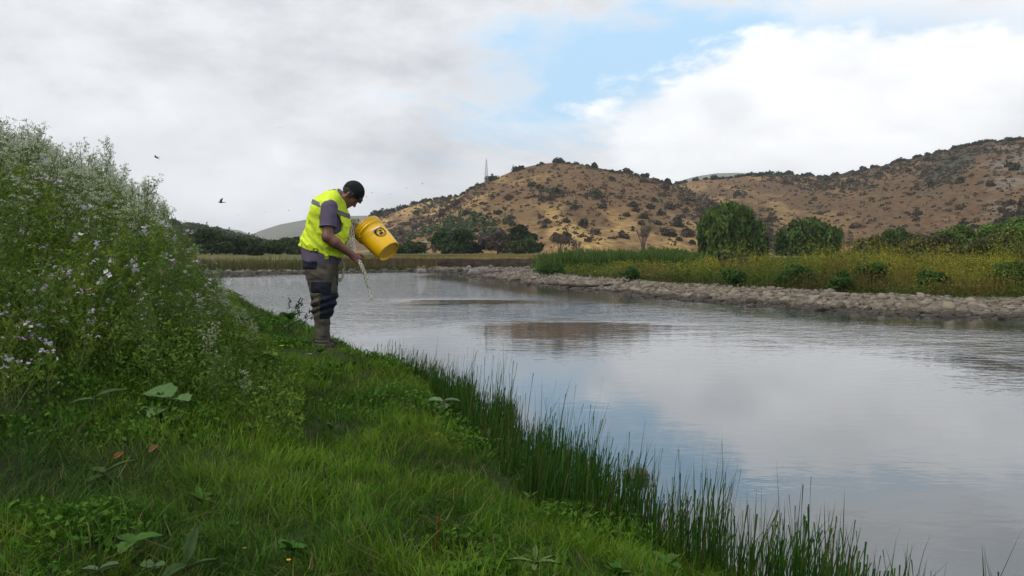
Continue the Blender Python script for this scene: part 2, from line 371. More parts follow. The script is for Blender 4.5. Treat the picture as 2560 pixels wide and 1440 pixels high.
# ---- hills
def interp(pts):
    a = np.array(pts, float); return lambda v: np.interp(v, a[:, 0], a[:, 1])
HILLS = {}
def hill(name, sky, ycrest, yfoot, u0, u1, label, colf, nu=260, nt=110, zfoot=1.0, rel=.05, seed=0, mat_=None):
    """a ridge: crest rows given in the photo, built as terrain with its own depth from foot to crest and down behind"""
    px = np.linspace(u0, u1, nu); t = np.concatenate([np.linspace(0, 1, nt), np.linspace(1, 1.4, 10)[1:]])
    U, T = np.meshgrid(px, t, indexing='ij')
    yc = interp(ycrest)(U); yf = interp(yfoot)(U); Y = yf+(yc-yf)*T; X = (U-1280)/F*Y
    zc = CZ-(interp(sky)(U)-HZ)/F*yc-zfoot
    gul = fbm2(X, Y*.45, .012, 4, seed)-.5
    p = np.where(T <= 1, T**1.12, 1-.9*np.clip(T-1, 0, 1)**1.5)
    Z = zfoot-1.5+1.5*sm(T*12)+zc*p*(1+0*gul)+zc*rel*4*gul*np.clip(T*(1.0-T)*4, 0, 1)+zc*.05*(fbm2(X, Y, .06, 3, seed+3)-.5)*np.clip(1.02-T, 0, 1)
    V = np.stack([X, Y, Z], -1).reshape(-1, 3)
    a, b = U.shape; I = np.arange(a*b).reshape(a, b)
    q = np.stack([I[:-1, :-1], I[1:, :-1], I[1:, 1:], I[:-1, 1:]], -1).reshape(-1, 4)
    o = ob(name, me(name, V, q, colf(U.ravel(), T.ravel(), X.ravel(), Y.ravel(), gul.ravel()), True, [mat_ or HILLM]))
    tag(o, label, kind='structure')
    HILLS[name] = (px, t, X, Y, Z)
    return o
def on_hill(name, px, t):
    u, tt, X, Y, Z = HILLS[name]
    i = np.clip(np.interp(px, u, np.arange(len(u))), 0, len(u)-1.001); j = np.clip(np.interp(t, tt, np.arange(len(tt))), 0, len(tt)-1.001)
    i0, j0 = int(i), int(j); fi, fj = i-i0, j-j0
    def g_(A): return (A[i0, j0]*(1-fi)+A[i0+1, j0]*fi)*(1-fj)+(A[i0, j0+1]*(1-fi)+A[i0+1, j0+1]*fi)*fj
    return g_(X), g_(Y), g_(Z)
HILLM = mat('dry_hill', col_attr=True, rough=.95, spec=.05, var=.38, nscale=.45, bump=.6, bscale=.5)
BLUEM = mat('far_mountain', col_attr=True, rough=1, spec=0, var=.2, nscale=.02)
dry, brown, sun_gold, red, grn, grey = (.212, .131, .060), (.114, .071, .038), (.43, .28, .108), (.16, .090, .044), (.060, .072, .035), (.19, .165, .135)  # the gold tone paints sunlit breaks between cloud shadows into the slopes
def mixc(base, col, w): w = np.clip(w, 0, 1)[:, None]; return base*(1-w)+np.array(col)*w
def col_dome(u, t, x, y, gul):
    n = fbm2(x, y*.25, .03, 4, 3); n2 = fbm2(x, y*.25, .11, 4, 5)
    c = lerp(dry, brown, sm((n-.38)*4))
    c = mixc(c, sun_gold, sm((n2-.45)*5)*(sm((1520-u)/350)*(.25+.75*sm((t-.55)/.3))+.55*sm((.45-t)*5)*sm((u-1250)/120)))  # sunlit patches painted into the colour of left shoulder and lower slope
    c = mixc(c, red, .5*sm((n-.55)*6))
    c = mixc(c, grey, .7*sm((n2-.52)*6)*sm((1200-u)/150))
    c = mixc(c, grn, .8*sm((.43-gul-.5*(n2-.5)-.46)*9+.0)*sm((.75-t)*5))
    return c
def col_back(u, t, x, y, gul):
    n = fbm2(x, y*.25, .02, 4, 8); n2 = fbm2(x, y*.25, .09, 4, 9)
    c = lerp((.165, .099, .054), brown, sm((n-.36)*4))
    c = mixc(c, sun_gold, .32*sm((n2-.5)*6)*sm((2250-u)/300))
    c = mixc(c, sun_gold, .9*sm((1190-u)/40)*sm((t-.55)*6)*sm((n2-.3)*5))
    c = mixc(c, (.055, .065, .042), .9*sm(1.35-np.hypot((u-2370-(t-.7)*160)/62, (t-.72)/.24)+1.2*(n2-.5)))
    c = mixc(c, grey, .5*sm((n2-.5)*6)*sm((u-2440)/60))
    return c
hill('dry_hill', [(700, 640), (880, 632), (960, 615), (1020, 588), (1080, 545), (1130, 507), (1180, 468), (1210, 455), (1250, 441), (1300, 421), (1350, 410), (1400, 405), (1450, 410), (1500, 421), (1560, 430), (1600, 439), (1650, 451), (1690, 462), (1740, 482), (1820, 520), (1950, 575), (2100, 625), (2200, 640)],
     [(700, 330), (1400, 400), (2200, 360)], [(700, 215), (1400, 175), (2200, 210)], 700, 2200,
     'rounded dry hill with dry grass and painted sunlit patches, scattered with dark shrubs', col_dome, 300, 120, seed=2)
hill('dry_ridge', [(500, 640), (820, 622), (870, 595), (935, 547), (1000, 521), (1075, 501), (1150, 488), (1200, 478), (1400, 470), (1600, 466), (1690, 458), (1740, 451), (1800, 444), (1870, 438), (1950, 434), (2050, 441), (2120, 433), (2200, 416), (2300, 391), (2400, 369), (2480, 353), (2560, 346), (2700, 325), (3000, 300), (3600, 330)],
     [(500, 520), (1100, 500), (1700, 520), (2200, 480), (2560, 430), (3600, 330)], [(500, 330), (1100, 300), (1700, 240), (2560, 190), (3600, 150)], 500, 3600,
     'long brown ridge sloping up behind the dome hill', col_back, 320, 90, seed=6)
def col_blue(u, t, x, y, gul): return lerp((.10, .105, .075), (.16, .14, .09), fbm2(x, y, .01, 4, 2))
hill('far_mountain', [(100, 600), (400, 580), (520, 573), (560, 571), (600, 576), (628, 587), (650, 577), (700, 561), (760, 550), (800, 543), (860, 540), (920, 539), (1000, 545), (1100, 560), (1300, 580)],
     [(100, 2900), (1300, 2900)], [(100, 1700), (1300, 1700)], 100, 1300, 'hazy blue mountain on the horizon behind the man', col_blue, 150, 40, seed=12, rel=.04, mat_=BLUEM)
hill('misty_mountain', [(1500, 520), (1640, 474), (1700, 452), (1740, 441), (1790, 433), (1850, 432), (1950, 438), (2100, 450), (2300, 475), (2500, 480)],
     [(1500, 2900), (2500, 2900)], [(1500, 1900), (2500, 1900)], 1500, 2500, 'mountain half lost in low cloud behind the saddle', col_blue, 100, 40, seed=14, rel=.04, mat_=BLUEM)
def col_wood(u, t, x, y, gul): return lerp((.035, .045, .022), (.07, .075, .04), fbm2(x, y, .08, 4, 2))
hill('wooded_slope', [(-400, 480), (200, 530), (400, 552), (520, 571), (560, 580), (600, 589), (640, 600), (700, 612), (760, 626), (800, 640)],
     [(-400, 300), (800, 420)], [(-400, 170), (800, 250)], -400, 800, 'low wooded slope running down behind the left bank', col_wood, 110, 60, seed=15)
def haze():
    x0, x1, y0, y1, z0, z1 = -2700, 3100, -1100, 3500, -3, 350
    V = np.array([(x, y, z) for x in (x0, x1) for y in (y0, y1) for z in (z0, z1)], float)
    Q = np.array([(0, 1, 3, 2), (4, 6, 7, 5), (0, 4, 5, 1), (2, 3, 7, 6), (0, 2, 6, 4), (1, 5, 7, 3)])
    m = bpy.data.materials.new('haze_air'); m.use_nodes = True; t = NT(m.node_tree)
    v = t.n('ShaderNodeVolumePrincipled', {'Color': (.93, .95, .98, 1), 'Density': .00021, 'Anisotropy': .2})
    t.n('ShaderNodeOutputMaterial', {'Volume': v})
    o = ob('haze', me('haze', V, Q, None, False, [m])); tag(o, 'pale haze between the river and the mountains', kind='stuff')
haze()
# ================================================================== stones of the far bank
STONE = mat('river_stone', col_attr=True, rough=.9, spec=.15, var=.18, nscale=9, bump=.4, bscale=30)
GRAVEL = mat('gravel', col_attr=True, rough=.95, spec=.1, var=.35, nscale=8, bump=1.0, bscale=22)
def stone_shape(rng, sub):
    v, t = ico(sub); a = rng.normal(size=(4, 3)); s = np.ones(len(v))
    for k in range(4): s += .16*np.sin(v@a[k]*2.2+rng.uniform(0, 6))
    v = v*s[:, None]*np.array([rng.uniform(1.0, 1.45), rng.uniform(.8, 1.1), rng.uniform(.50, .78)]); return v, t
def stones():
    rng = np.random.default_rng(11)
    # a pebbly sheet under the stones
    def sheet(name, x0, x1, y0, y1, st, dmax, label):
        xs = np.arange(x0, x1, st); ys = np.arange(y0, y1, st); X, Y = np.meshgrid(xs, ys, indexing='ij'); x, y = X.ravel(), Y.ravel()
        zz, dn, df, wet, nb, cut = ground(x, y, True)
        ok = (~nb) & (df < dmax(x, y)+.5*(fbm2(x, y, .8, 2, 3)-.5)) & (zz > -.10) & (cut < .02)
        I = np.arange(len(x)).reshape(X.shape); q = np.stack([I[:-1, :-1], I[1:, :-1], I[1:, 1:], I[:-1, 1:]], -1).reshape(-1, 4)
        q = q[ok[q].all(1)]; used = np.unique(q); mp = np.zeros(len(x), int); mp[used] = np.arange(len(used))
        wetk = sm((.05-zz)/.05)[:, None]
        c = lerp((.20, .165, .13), (.12, .098, .078), fbm2(x, y, 2.5, 3, 6))*(1-.55*wetk)
        zz = zz+.016+.03*(fbm2(x, y, 5, 2, 7)-.5)
        o = ob(name, me(name, np.stack([x, y, zz], 1)[used], mp[q], c[used], True, [GRAVEL])); return tag(o, label, kind='structure')
    bar = sheet('gravel_bar', -3.2, 24, 10, 52, .22, lambda x, y: 3.5, 'stony gravel bar along the far side of the river')
    shore = sheet('gravel_shore', -26, 5, 48, 67, .35, lambda x, y: np.where(x < -9, 2.8, 30), 'distant gravel shore below the earth bank')
    def pts(n, x0, x1, y0, y1, dmax, xf=None):
        x = rng.uniform(x0, x1, n); y = rng.uniform(y0, y1, n); zz, dn, df, wet, nb, cut = ground(x, y, True)
        ok = ~nb & (((df < dmax(x, y)) & ~wet) | (wet & (df < .55))) & (cut < .02); return x[ok], y[ok], zz[ok], df[ok], wet[ok]
    x, y, zz, df, wet = pts(90000, -3.2, 24, 10, 52, lambda x, y: 3.0+.9*fbm2(x, y, .6, 2, 3))
    keep = rng.random(len(x)) < .85; x, y, zz, df, wet = [a[keep] for a in (x, y, zz, df, wet)]
    r = np.clip(np.exp(rng.normal(math.log(.047), .45, len(x))),   .028, .15); r = r*np.where(df > 2.6, .8, 1)
    px = 1280+F*x/y; vis = (px > 900) & (px < 2720); x, y, zz, df, wet, r = [a[vis] for a in (x, y, zz, df, wet, r)]
    # thin out overlaps on a coarse grid, big ones first
    order = np.argsort(-r); cell = {}; sel = []
    for i in order:
        k = (int(x[i]/.24), int(y[i]/.24)); okk = True
        for a in (-1, 0, 1):
            for b in (-1, 0, 1):
                for j in cell.get((k[0]+a, k[1]+b), ()):
                    if (x[i]-x[j])**2+(y[i]-y[j])**2 < (.78*(r[i]+r[j]))**2: okk = False; break
                if not okk: break
            if not okk: break
        if okk: cell.setdefault(k, []).append(i); sel.append(i)
    sel = np.array(sel); app = r[sel]/y[sel]; px = 1280+F*x[sel]/y[sel]
    app = np.where(px < 2560, app, 0); sel = sel[np.argsort(-app)]
    def scol(i): 
        c = np.array((.185, .155, .122))*rng.uniform(.5, 1.35)*np.array((1, rng.uniform(.95, 1.03), rng.uniform(.88, 1.08)))
        return c*(.45 if zz[i] < .012 else .75 if zz[i] < .035 else 1)
    big = [stone_shape(rng, 2) for k in range(24)]; small = [stone_shape(rng, 1) for k in range(16)]
    meshes = [[me('stone', v, t, np.array((.185, .155, .122))*k*np.array((1, rng.uniform(.96, 1.03), rng.uniform(.9, 1.06))), True, [STONE]) for v, t in big[:12]] for k in (.55, .8, 1., 1.3)]
    wetm = [me('stone', v, t, np.array((.065, .054, .044)), True, [STONE]) for v, t in big[12:]]
    print('stones', len(sel))
    for i in sel[:300]:
        ms = wetm if zz[i] < .012 else meshes[rng.integers(0, 2)] if zz[i] < .035 else meshes[rng.integers(1, 4)]
        o = ob('stone', ms[rng.integers(0, len(ms))], bar, (x[i], y[i], max(zz[i], -.06)+r[i]*.12+.01), rng.uniform(0, 6.28)); o.scale = (r[i],)*3
        o.rotation_euler = (rng.uniform(-.25, .25), rng.uniform(-.25, .25), rng.uniform(0, 6.28))
    def mass(name, idx, parent, X, Y, Z, R, colf):
        A = Acc()
        for i in idx:
            v, t = (big if R[i]/Y[i] > .0035 else small)[rng.integers(0, 16)]; a = rng.uniform(0, 6.28); c, s = math.cos(a), math.sin(a)
            w = v@np.array([[c, s, 0], [-s, c, 0], [0, 0, 1]])*R[i]+(X[i], Y[i], max(Z[i], -.06)+R[i]*.12+.01); A.add(w, t, colf(i))
        o = ob(name, A.mesh(name, STONE, True), parent); tag(o, kind='stuff')
    mass('stone_mass', sel[300:7500], bar, x, y, zz, r, scol)
    x2, y2, z2, d2, w2 = pts(26000, -24, 4, 48, 67, lambda x, y: np.where(x < -9, 2.2, 9))
    k2 = rng.random(len(x2)) < np.where(x2 < -9, .9, .35); x2, y2, z2 = x2[k2][:2600], y2[k2][:2600], z2[k2][:2600]
    r2 = np.clip(np.exp(rng.normal(math.log(.085), .45, len(x2))), .04, .26)
    mass('stone_mass', range(len(x2)), shore, x2, y2, z2, r2, lambda i: np.array((.175, .15, .125))*rng.uniform(.6, 1.2)*(.5 if z2[i] < .04 else 1))
    # single things on and by the stones
    for (px, py, Y, w_, lab, nm, cat) in ((1183, 689, 47.3, .55, 'large rounded grey boulder at the tip of the gravel bar', 'boulder', 'boulder'),
                                     (1053, 681, 54.5, .5, 'dark flat rock standing in the far shallows left of the gravel bar tip', 'boulder', 'boulder')):
        p = P(px, py, Y); v, t = big[3]; o = ob(nm, me(nm, v*w_/1.6, t, np.array((.20, .19, .17)), True, [STONE]), None, (p[0], p[1], .12 if nm == 'boulder' and Y < 50 else .02)); tag(o, lab, cat)
    p = P(1455, 707, 30); zb = gz(p[0], p[1])
    bv, bq = tube([(p[0]-1.3, p[1]+.1, zb+.16), (p[0]-.6, p[1], zb+.14), (p[0], p[1]-.1, zb+.10), (p[0]+.7, p[1], zb+.12), (p[0]+1.5, p[1]+.2, zb+.17)], [.025, .04, .05, .045, .03], 7)
    tag(ob('driftwood', me('driftwood', bv, bq, None, True, [BARK])), 'thin dark driftwood branch lying across the gravel bar', 'driftwood')
stones()
# ================================================================== trees
def lobes_dome(rng, w, h, n, base=.25, lr=(.22, .38)):
    out = []
    for k in range(n):
        a = rng.uniform(0, 6.28); q = math.sqrt(rng.random())*.72; zz = base*h+(h*(1-base))*(.15+.62*rng.random())*(1-.45*q*q)
        r = w/2*rng.uniform(*lr)*1.4; out.append((math.cos(a)*q*w/2, math.sin(a)*q*w/2, zz, r, r, r*.8))
    return out
def crown(name, lobes, n, leaf, dark, light, rng, droop=0.0, aspect=1.6, m=None, zmin=.1, core=True):
    L_ = np.array(lobes); vol = L_[:, 3]**2; pick = rng.choice(len(L_), n, p=vol/vol.sum()); lo = L_[pick]
    d = rng.normal(size=(n, 3)); d /= np.linalg.norm(d, axis=1)[:, None]; d[:, 2] = np.where(d[:, 2] < -.3, -d[:, 2], d[:, 2])
    r = rng.uniform(.35, 1.0, n)**.5*(1+.18*(rng.random(n) < .08)); c = lo[:, :3]+d*lo[:, 3:]*r[:, None]
    c[:, 2] = np.maximum(c[:, 2], zmin+rng.random(n)*.3)
    k = np.clip(.5+1.6*(vn3(c[:, 0], c[:, 1], c[:, 2], 1.1/max(L_[:, 3].mean(), .2), 4)-.5)+rng.normal(0, .2, n), 0, 1)
    col = np.array(dark)*(1-k[:, None])+np.array(light)*k[:, None]
    V, T, C = cards(c, leaf*rng.uniform(.7, 1.3, n), rng, col, aspect, droop, d, .7)
    return me(name, V, T, C, False, [m or FARLEAF])
def trunk(name, h, r, lobes, rng, nl=6, m=None):
    A = Acc(); mid = np.array((rng.normal(0, .05)*h, rng.normal(0, .05)*h, h*.35))
    v, q = tube([(0, 0, -.3), (mid[0]*.4, mid[1]*.4, h*.15), mid, (mid[0]*1.2, mid[1]*1.2, h*.55)], [r*1.25, r, r*.8, r*.5], 7); A.add(v, q, (.07, .055, .042))
    for k in rng.choice(len(lobes), min(nl, len(lobes)), replace=False):
        l = np.array(lobes[k][:3]); v, q = tube([mid*.8, mid*.5+l*.5+rng.normal(0, .04, 3)*h, l], [r*.55, r*.32, r*.1], 5); A.add(v, q, (.07, .055, .042))
    return A.mesh(name, m or MATS.get('bark_col') or mat('bark_col', col_attr=True, rough=.95, spec=.1, var=.3, nscale=3))
def tree(name, px, py0, py1, wpx, Y, label, cat, seed, dark, light, n=5200, leaf=.30, droop=0.0, aspect=1.6, nl=16, group=None, base=-.08, lr=(.22, .38), lobes=None):
    """py0 crown top row, py1 foot row, wpx crown width in photo pixels at depth Y"""
    rng = np.random.default_rng(seed); x = (px-1280)/F*Y; w = wpx/F*Y; zb = gz(x, Y); h = CZ-(py0-HZ)/F*Y-zb
    lb = lobes(rng, w, h) if lobes else lobes_dome(rng, w, h*.94, nl, base, lr)
    root = empty(name, (x, Y, zb), label, cat, group)
    ob('trunk', trunk('trunk', h, max(.12, h*.035), lb, rng), root)
    ob('crown', crown('crown', lb, n, leaf, dark, light, rng, droop, aspect), root)
    return root
GD, GL = (.028, .056, .012), (.082, .132, .026); DD, DL = (.022, .040, .014), (.055, .082, .028)
def weep(rng, w, h):
    out = []
    for k in range(24):
        a = rng.uniform(0, 6.28); q = math.sqrt(rng.random())*.84; top = h*(1.0-.62*q**2.0)*rng.uniform(.88, 1.0); r = w*.125*rng.uniform(.7, 1.35)
        for s in np.linspace(0, 1, 4): out.append((math.cos(a)*q*w/2, math.sin(a)*q*w/2, max(top-r*.8-s*h*.55*(.4+.6*q), .25*r), r*(1-.25*s), r*(1-.25*s), r*1.1))
    return out
tree('pepper_tree', 1822, 511, 632, 186, 95, 'largest round dark green weeping tree on the far bank', 'tree', 21, GD, GL, 12000, .29, 1.6, 2.6, lobes=weep)
tree('pepper_tree', 1893, 580, 634, 62, 93, 'small weeping tree leaning against the right side of the largest tree', 'tree', 22, GD, GL, 4500, .25, 1.6, 2.6, lobes=weep)
tree('pepper_tree', 2022, 546, 634, 172, 108, 'low broad green tree just right of the largest round tree', 'tree', 23, GD, GL, 9000, .29, 1.2, 2.2, lobes=weep)
tree('pepper_tree', 2243, 570, 634, 98, 108, 'small round green tree between broad tree and right-hand thicket', 'tree', 24, GD, GL, 6000, .27, 1.0, 2.0, lobes=weep)
tree('shrubby_tree', 2175, 588, 634, 90, 100, 'low olive shrub tree left of the small round tree', 'tree', 25, (.05, .055, .018), (.10, .10, .035), 3600, .28)
for k, (px, py0, w, Y, s, lab) in enumerate(((2390, 557, 120, 82, 31, 'leftmost bright green tree of the thicket below the right ridge'), (2470, 541, 130, 80, 32, 'middle bright green tree of the thicket below the right ridge'),
                                  (2560, 521, 150, 76, 33, 'tallest bright green tree at the right edge of the thicket'), (2680, 515, 170, 72, 34, None))):
    tree('leafy_tree', px, py0, 636, w, Y, lab or 'outermost tree of the thicket past the tallest one', 'tree', s, (.040, .080, .015), (.115, .180, .034), 8000, .24, .3, 1.7, nl=22)
tree('scrub_tree', 2330, 596, 636, 150, 70, 'brown-green scrub in front of the right thicket', 'tree', 35, (.045, .050, .018), (.11, .105, .036), 5500, .22)
tree('scrub_tree', 2500, 590, 640, 190, 62, 'dark olive scrub at the foot of the right thicket', 'tree', 36, (.040, .055, .016), (.10, .115, .034), 6500, .20)
tree('dark_tree', 1122, 566, 645, 118, 128, 'dark green bushy tree above the cut bank nearest the bucket', 'tree', 41, DD, (.035, .070, .020), 6500, .34, nl=18)
tree('dark_tree', 1300, 546, 645, 92, 135, 'tall dark tree with ragged top below the hill', 'tree', 42, (.014, .024, .011), (.036, .050, .020), 5200, .36, nl=16, lr=(.16, .3))
tree('dark_tree', 1336, 585, 645, 60, 132, 'narrow dark tree against right side of the ragged tall tree', 'tree', 43, DD, DL, 2600, .34)
tree('round_bush', 1292, 596, 645, 64, 122, 'pale green rounded bush in front of the ragged tall tree', 'bush', 44, (.045, .062, .020), (.085, .105, .035), 3200, .28)
tree('brown_bush', 1245, 572, 645, 92, 128, 'grey-brown leafless thicket left of the ragged tall tree', 'bush', 45, (.060, .045, .038), (.10, .078, .062), 3600, .26, aspect=3.2, nl=14)
tree('brown_bush', 1180, 598, 646, 60, 130, 'small brown bush between two dark trees above the cut bank', 'bush', 46, (.055, .045, .034), (.095, .080, .055), 2200, .28)
for k, (px, py0, w, Y, s, lab) in enumerate(((585, 586, 80, 112, 51, 'dark tree at left end of the treeline beyond the man'), (640, 594, 74, 118, 52, 'low dark tree second from left in the treeline beyond the man'), (690, 584, 86, 116, 53, 'broad dark tree left of the man in the far treeline'),
                                             (742, 588, 76, 114, 54, 'dark tree right behind the man\'s hip'), (800, 590, 90, 116, 55, None), (960, 612, 60, 125, 57, 'low dark bush directly below the bucket'), (530, 575, 120, 108, 58, 'dark tree rising behind the left flower thicket'),
                                             (1020, 608, 80, 128, 59, 'low dark scrub between bucket and bushy tree'))):
    if lab: tree('dark_tree', px, py0, 645, w, Y, lab, 'tree', s, DD, (.055, .088, .030), 4200, .32, nl=14)
tree('round_bush', 637, 612, 648, 44, 100, 'small round dark bush before the treeline left of the man', 'bush', 60, (.022, .034, .014), (.045, .06, .025), 1600, .26)
# bare grey trees
def bare(px, py0, wpx, Y, label, seed):
    rng = np.random.default_rng(seed); x = (px-1280)/F*Y; zb = gz(x, Y); h = CZ-(py0-HZ)/F*Y-zb; w = wpx/F*Y; root = empty('bare_tree', (x, Y, zb), label, 'tree'); A = Acc(); T = Acc()
    for k in range(7):
        a = rng.uniform(0, 6.28); q = rng.uniform(.15, .5)*w; tip = np.array((math.cos(a)*q, math.sin(a)*q, h*rng.uniform(.75, 1))); m_ = tip*.5+np.array((-math.cos(a)*q*.2, 0, .05*h))
        v, t = tube([(0, 0, -.2), m_*.5, m_, tip], [.11, .08, .06, .02], 5); A.add(v, t, (.13, .10, .085))
        for j in range(26):
            s = rng.uniform(.35, 1); p = m_*(1-s)+tip*s; e = p+rng.normal(0, .16, 3)*h*.55+(0, 0, .12*h); v, t = tube([p, (p+e)/2+rng.normal(0, .05, 3), e], [.03, .022, .012], 3); T.add(v, t, (.14, .11, .095))
    bm_ = mat('grey_twig', col_attr=True, rough=.95, spec=.1); ob('trunk', A.mesh('trunk', bm_), root); tag(ob('twigs', T.mesh('twigs', bm_), root), kind='stuff')
bare(1607, 568, 56, 105, 'bare grey tree standing left of the largest round tree', 71)
bare(1400, 590, 60, 125, 'bare brown tree at the foot of the dome hill right of the ragged tree', 72)
bare(1445, 600, 46, 122, 'smaller bare tree right of the other bare tree under the dome hill', 73)
# ================================================================== shrubs on the hills
def shrubs():
    rng = np.random.default_rng(77)
    def unit(n, dark, light, leaf=.42, flat=.95):
        d = rng.normal(size=(n, 3)); d /= np.linalg.norm(d, axis=1)[:, None]; d[:, 2] = np.abs(d[:, 2]); lump = 1+.25*np.sin(d@rng.normal(size=3)*3+rng.uniform(0, 6))
        c = d*(rng.uniform(.55, 1, n)*lump)[:, None]*np.array((1, 1, flat)); k = rng.random(n)[:, None]
        return cards(c, leaf*rng.uniform(.7, 1.3, n), rng, np.array(dark)*(1-k)+np.array(light)*k, 1.3, 0, d, .5)
    fam = [((.045, .034, .023), (.10, .075, .048)), ((.030, .034, .020), (.075, .074, .040)), ((.062, .042, .030), (.12, .082, .056))]
    var = [[me('foliage', *unit(110, *f), False, [FARLEAF]) for k in range(4)] for f in fam]
    tvar = [me('foliage', *unit(190, (.015, .024, .012), (.042, .056, .028), .34, .85), False, [FARLEAF]) for k in range(5)]
    small = [[unit(13, *f, leaf=.74) for k in range(4)] for f in fam]
    L_ = []
    def scat(name, n, u0, u1, t0, t1, rm, wt):
        for _ in range(n):
            px, t = rng.uniform(u0, u1), rng.uniform(t0, t1)**.9; x, y, z = on_hill(name, px, t); k = wt(px, t, x, y)
            if rng.random() < k:
                r = float(np.clip(np.exp(rng.normal(math.log(rm), .45)), .35, 2.4)); L_.append((r, x, y, z, px, name))
    scat('dry_hill', 9000, 930, 2050, .03, .99, .55, lambda u, t, x, y: .18+.95*sm((fbm2(x, y*.3, .03, 3, 41)-.38)*4)*(1 if u > 1350 else .55))
    scat('dry_ridge', 14000, 930, 2700, .05, .99, .62, lambda u, t, x, y: (0 if 1180 < u < 1660 else 1)*(.2+.9*sm((fbm2(x, y*.3, .025, 3, 43)-.36)*4)+(.9 if abs(u-2370-(t-.7)*160) < 60 and t > .45 else 0)))
    L_.sort(key=lambda q: -q[0]/q[2])
    seen = [q for q in L_ if 925 < q[4] < 2555]; ind = seen[:240]; ids = set(map(id, ind))
    for (r, x, y, z, px, nm) in ind:
        f = rng.choice(3, p=(.45, .33, .22)); o = ob('shrub', var[f][rng.integers(0, 4)], None, (x, y, z+r*.05), rng.uniform(0, 6.28)); o.scale = (r*rng.uniform(.9, 1.2), r, r*rng.uniform(.9, 1.3))
        if nm == 'dry_hill': tag(o, 'dark rounded shrub scattered on the slope of the dome-shaped dry hill', 'shrub', 'shrubs on the dome hill')
        else: tag(o, 'dark rounded shrub scattered on the slope of the long brown ridge', 'shrub', 'shrubs on the long ridge')
    A = Acc()
    for q in L_:
        if id(q) in ids: continue
        r, x, y, z, px, nm = q; V, T, C = small[rng.choice(3, p=(.5, .25, .25))][rng.integers(0, 4)]; A.add(V*r+(x, y, z-r*.1), T, C*rng.uniform(.75, 1.2))
    # dry tufts and green scrub in the gullies of the dome
    for _ in range(900):
        u = rng.uniform(930, 1330); t = rng.uniform(.02, .55); c = 1180-(t-.3)*420
        if abs(u-c) > 70*rng.random()+12: continue
        x, y, z = on_hill('dry_hill', u, t); r = rng.uniform(.7, 1.6); V, T, C = small[1][rng.integers(0, 4)]; A.add(V*r+(x, y, z-.1), T, C*np.array((.85, 1.25, .8)))
    tag(ob('hillside_scrub', A.mesh('hillside_scrub', FARLEAF)), 'countless small scrub tufts dotting the dry hillsides', kind='stuff')
    # trees along the crests
    def crest(name, spots, label, group):
        for px, w in spots:
            x, y, z = on_hill(name, px, rng.uniform(.965, 1.0)); r = w/F*y/2; o = ob('crest_tree', tvar[rng.integers(0, 5)], None, (x, y, z-r*.15), rng.uniform(0, 6.28)); o.scale = (r*1.05, r*1.05, r*rng.uniform(.95, 1.2)); tag(o, label, 'tree', group)
    for px, w, lab in ((1398, 30, 'dark round tree on the very top of the dome hill'), (1297, 32, 'dark tree on the dome hill crest left of its top'), (1230, 36, 'dark tree on the crest beside the lattice mast')):
        crest('dry_hill', [(px, w)], lab, None)
    crest('dry_hill', [(1345, 12), (1356, 14), (1420, 14), (1440, 16), (1485, 26), (1470, 12), (1512, 12), (1528, 14), (1548, 18), (1570, 26), (1590, 12), (1612, 24), (1640, 16), (1652, 14), (1668, 28), (1195, 14), (1180, 16), (1170, 12), (1160, 12)], 'small dark tree along the crest of the dome hill', 'trees along the dome hill crest')
    sp = [(940, 40), (958, 36), (978, 30), (1000, 22), (1015, 20), (1038, 24), (1058, 22), (1075, 16), (1092, 18), (1108, 16), (1125, 14), (1140, 14), (1155, 12), (1695, 20), (1712, 16), (1740, 18), (1765, 14)]
    sp += [(float(u), float(rng.uniform(10, 26))) for u in np.arange(1790, 2700, 17)+rng.uniform(-7, 7, 54)]
    crest('dry_ridge', sp, 'small dark tree along the crest of the long brown ridge', 'trees along the long ridge crest')
    # wooded slope on the left
    A = Acc(); 
    for _ in range(700):
        px, t = rng.uniform(300, 690), rng.uniform(.2, 1.0); x, y, z = on_hill('wooded_slope', px, t); r = rng.uniform(1.0, 2.4); V, T, C = small[1][rng.integers(0, 4)]; A.add(V*r+(x, y, z-.2), T, C*np.array((.8, 1.0, .75)))
    tag(ob('slope_woodland', A.mesh('slope_woodland', FARLEAF)), 'far wooded slope behind the left bank', kind='stuff')
shrubs()
# ---- lattice mast and poles
STEEL = mat('galvanised_steel', (.42, .43, .44), rough=.5, spec=.4, metal=.3)
def mast():
    x, y, z = on_hill('dry_hill', 1216, .97); h = (462-403)/F*y; w = .9
    root = empty('lattice_mast', (x, y, z-.3), 'tall thin steel lattice mast on the left shoulder of the dome hill', 'mast'); lv = np.linspace(0, 1, 9)
    cor = lambda t, k: np.array(((1 if k in (0, 3) else -1)*w*(1-.88*t), (1 if k < 2 else -1)*w*(1-.88*t), t*h))
    for k in range(4): v, q = tube([cor(0, k), cor(.5, k), cor(1, k)], .10, 4); ob('leg', me('leg', v, q, None, False, [STEEL]), root)
    for a, b in zip(lv[:-1], lv[1:]):
        V = []; Q = []; n = 0
        for k in range(4):
            for p in ((cor(a, k), cor(b, (k+1) % 4)), (cor(a, (k+1) % 4), cor(b, k)), (cor(b, k), cor(b, (k+1) % 4))):
                v, q = tube(p, .05, 3); V.append(v); Q.append(q+n); n += len(v)
        ob('brace', me('brace', np.concatenate(V), np.concatenate(Q), None, False, [STEEL]), root)
    v, q = tube([(0, 0, h), (0, 0, h*1.09)], .05, 4); ob('antenna', me('antenna', v, q, None, False, [STEEL]), root)
mast()
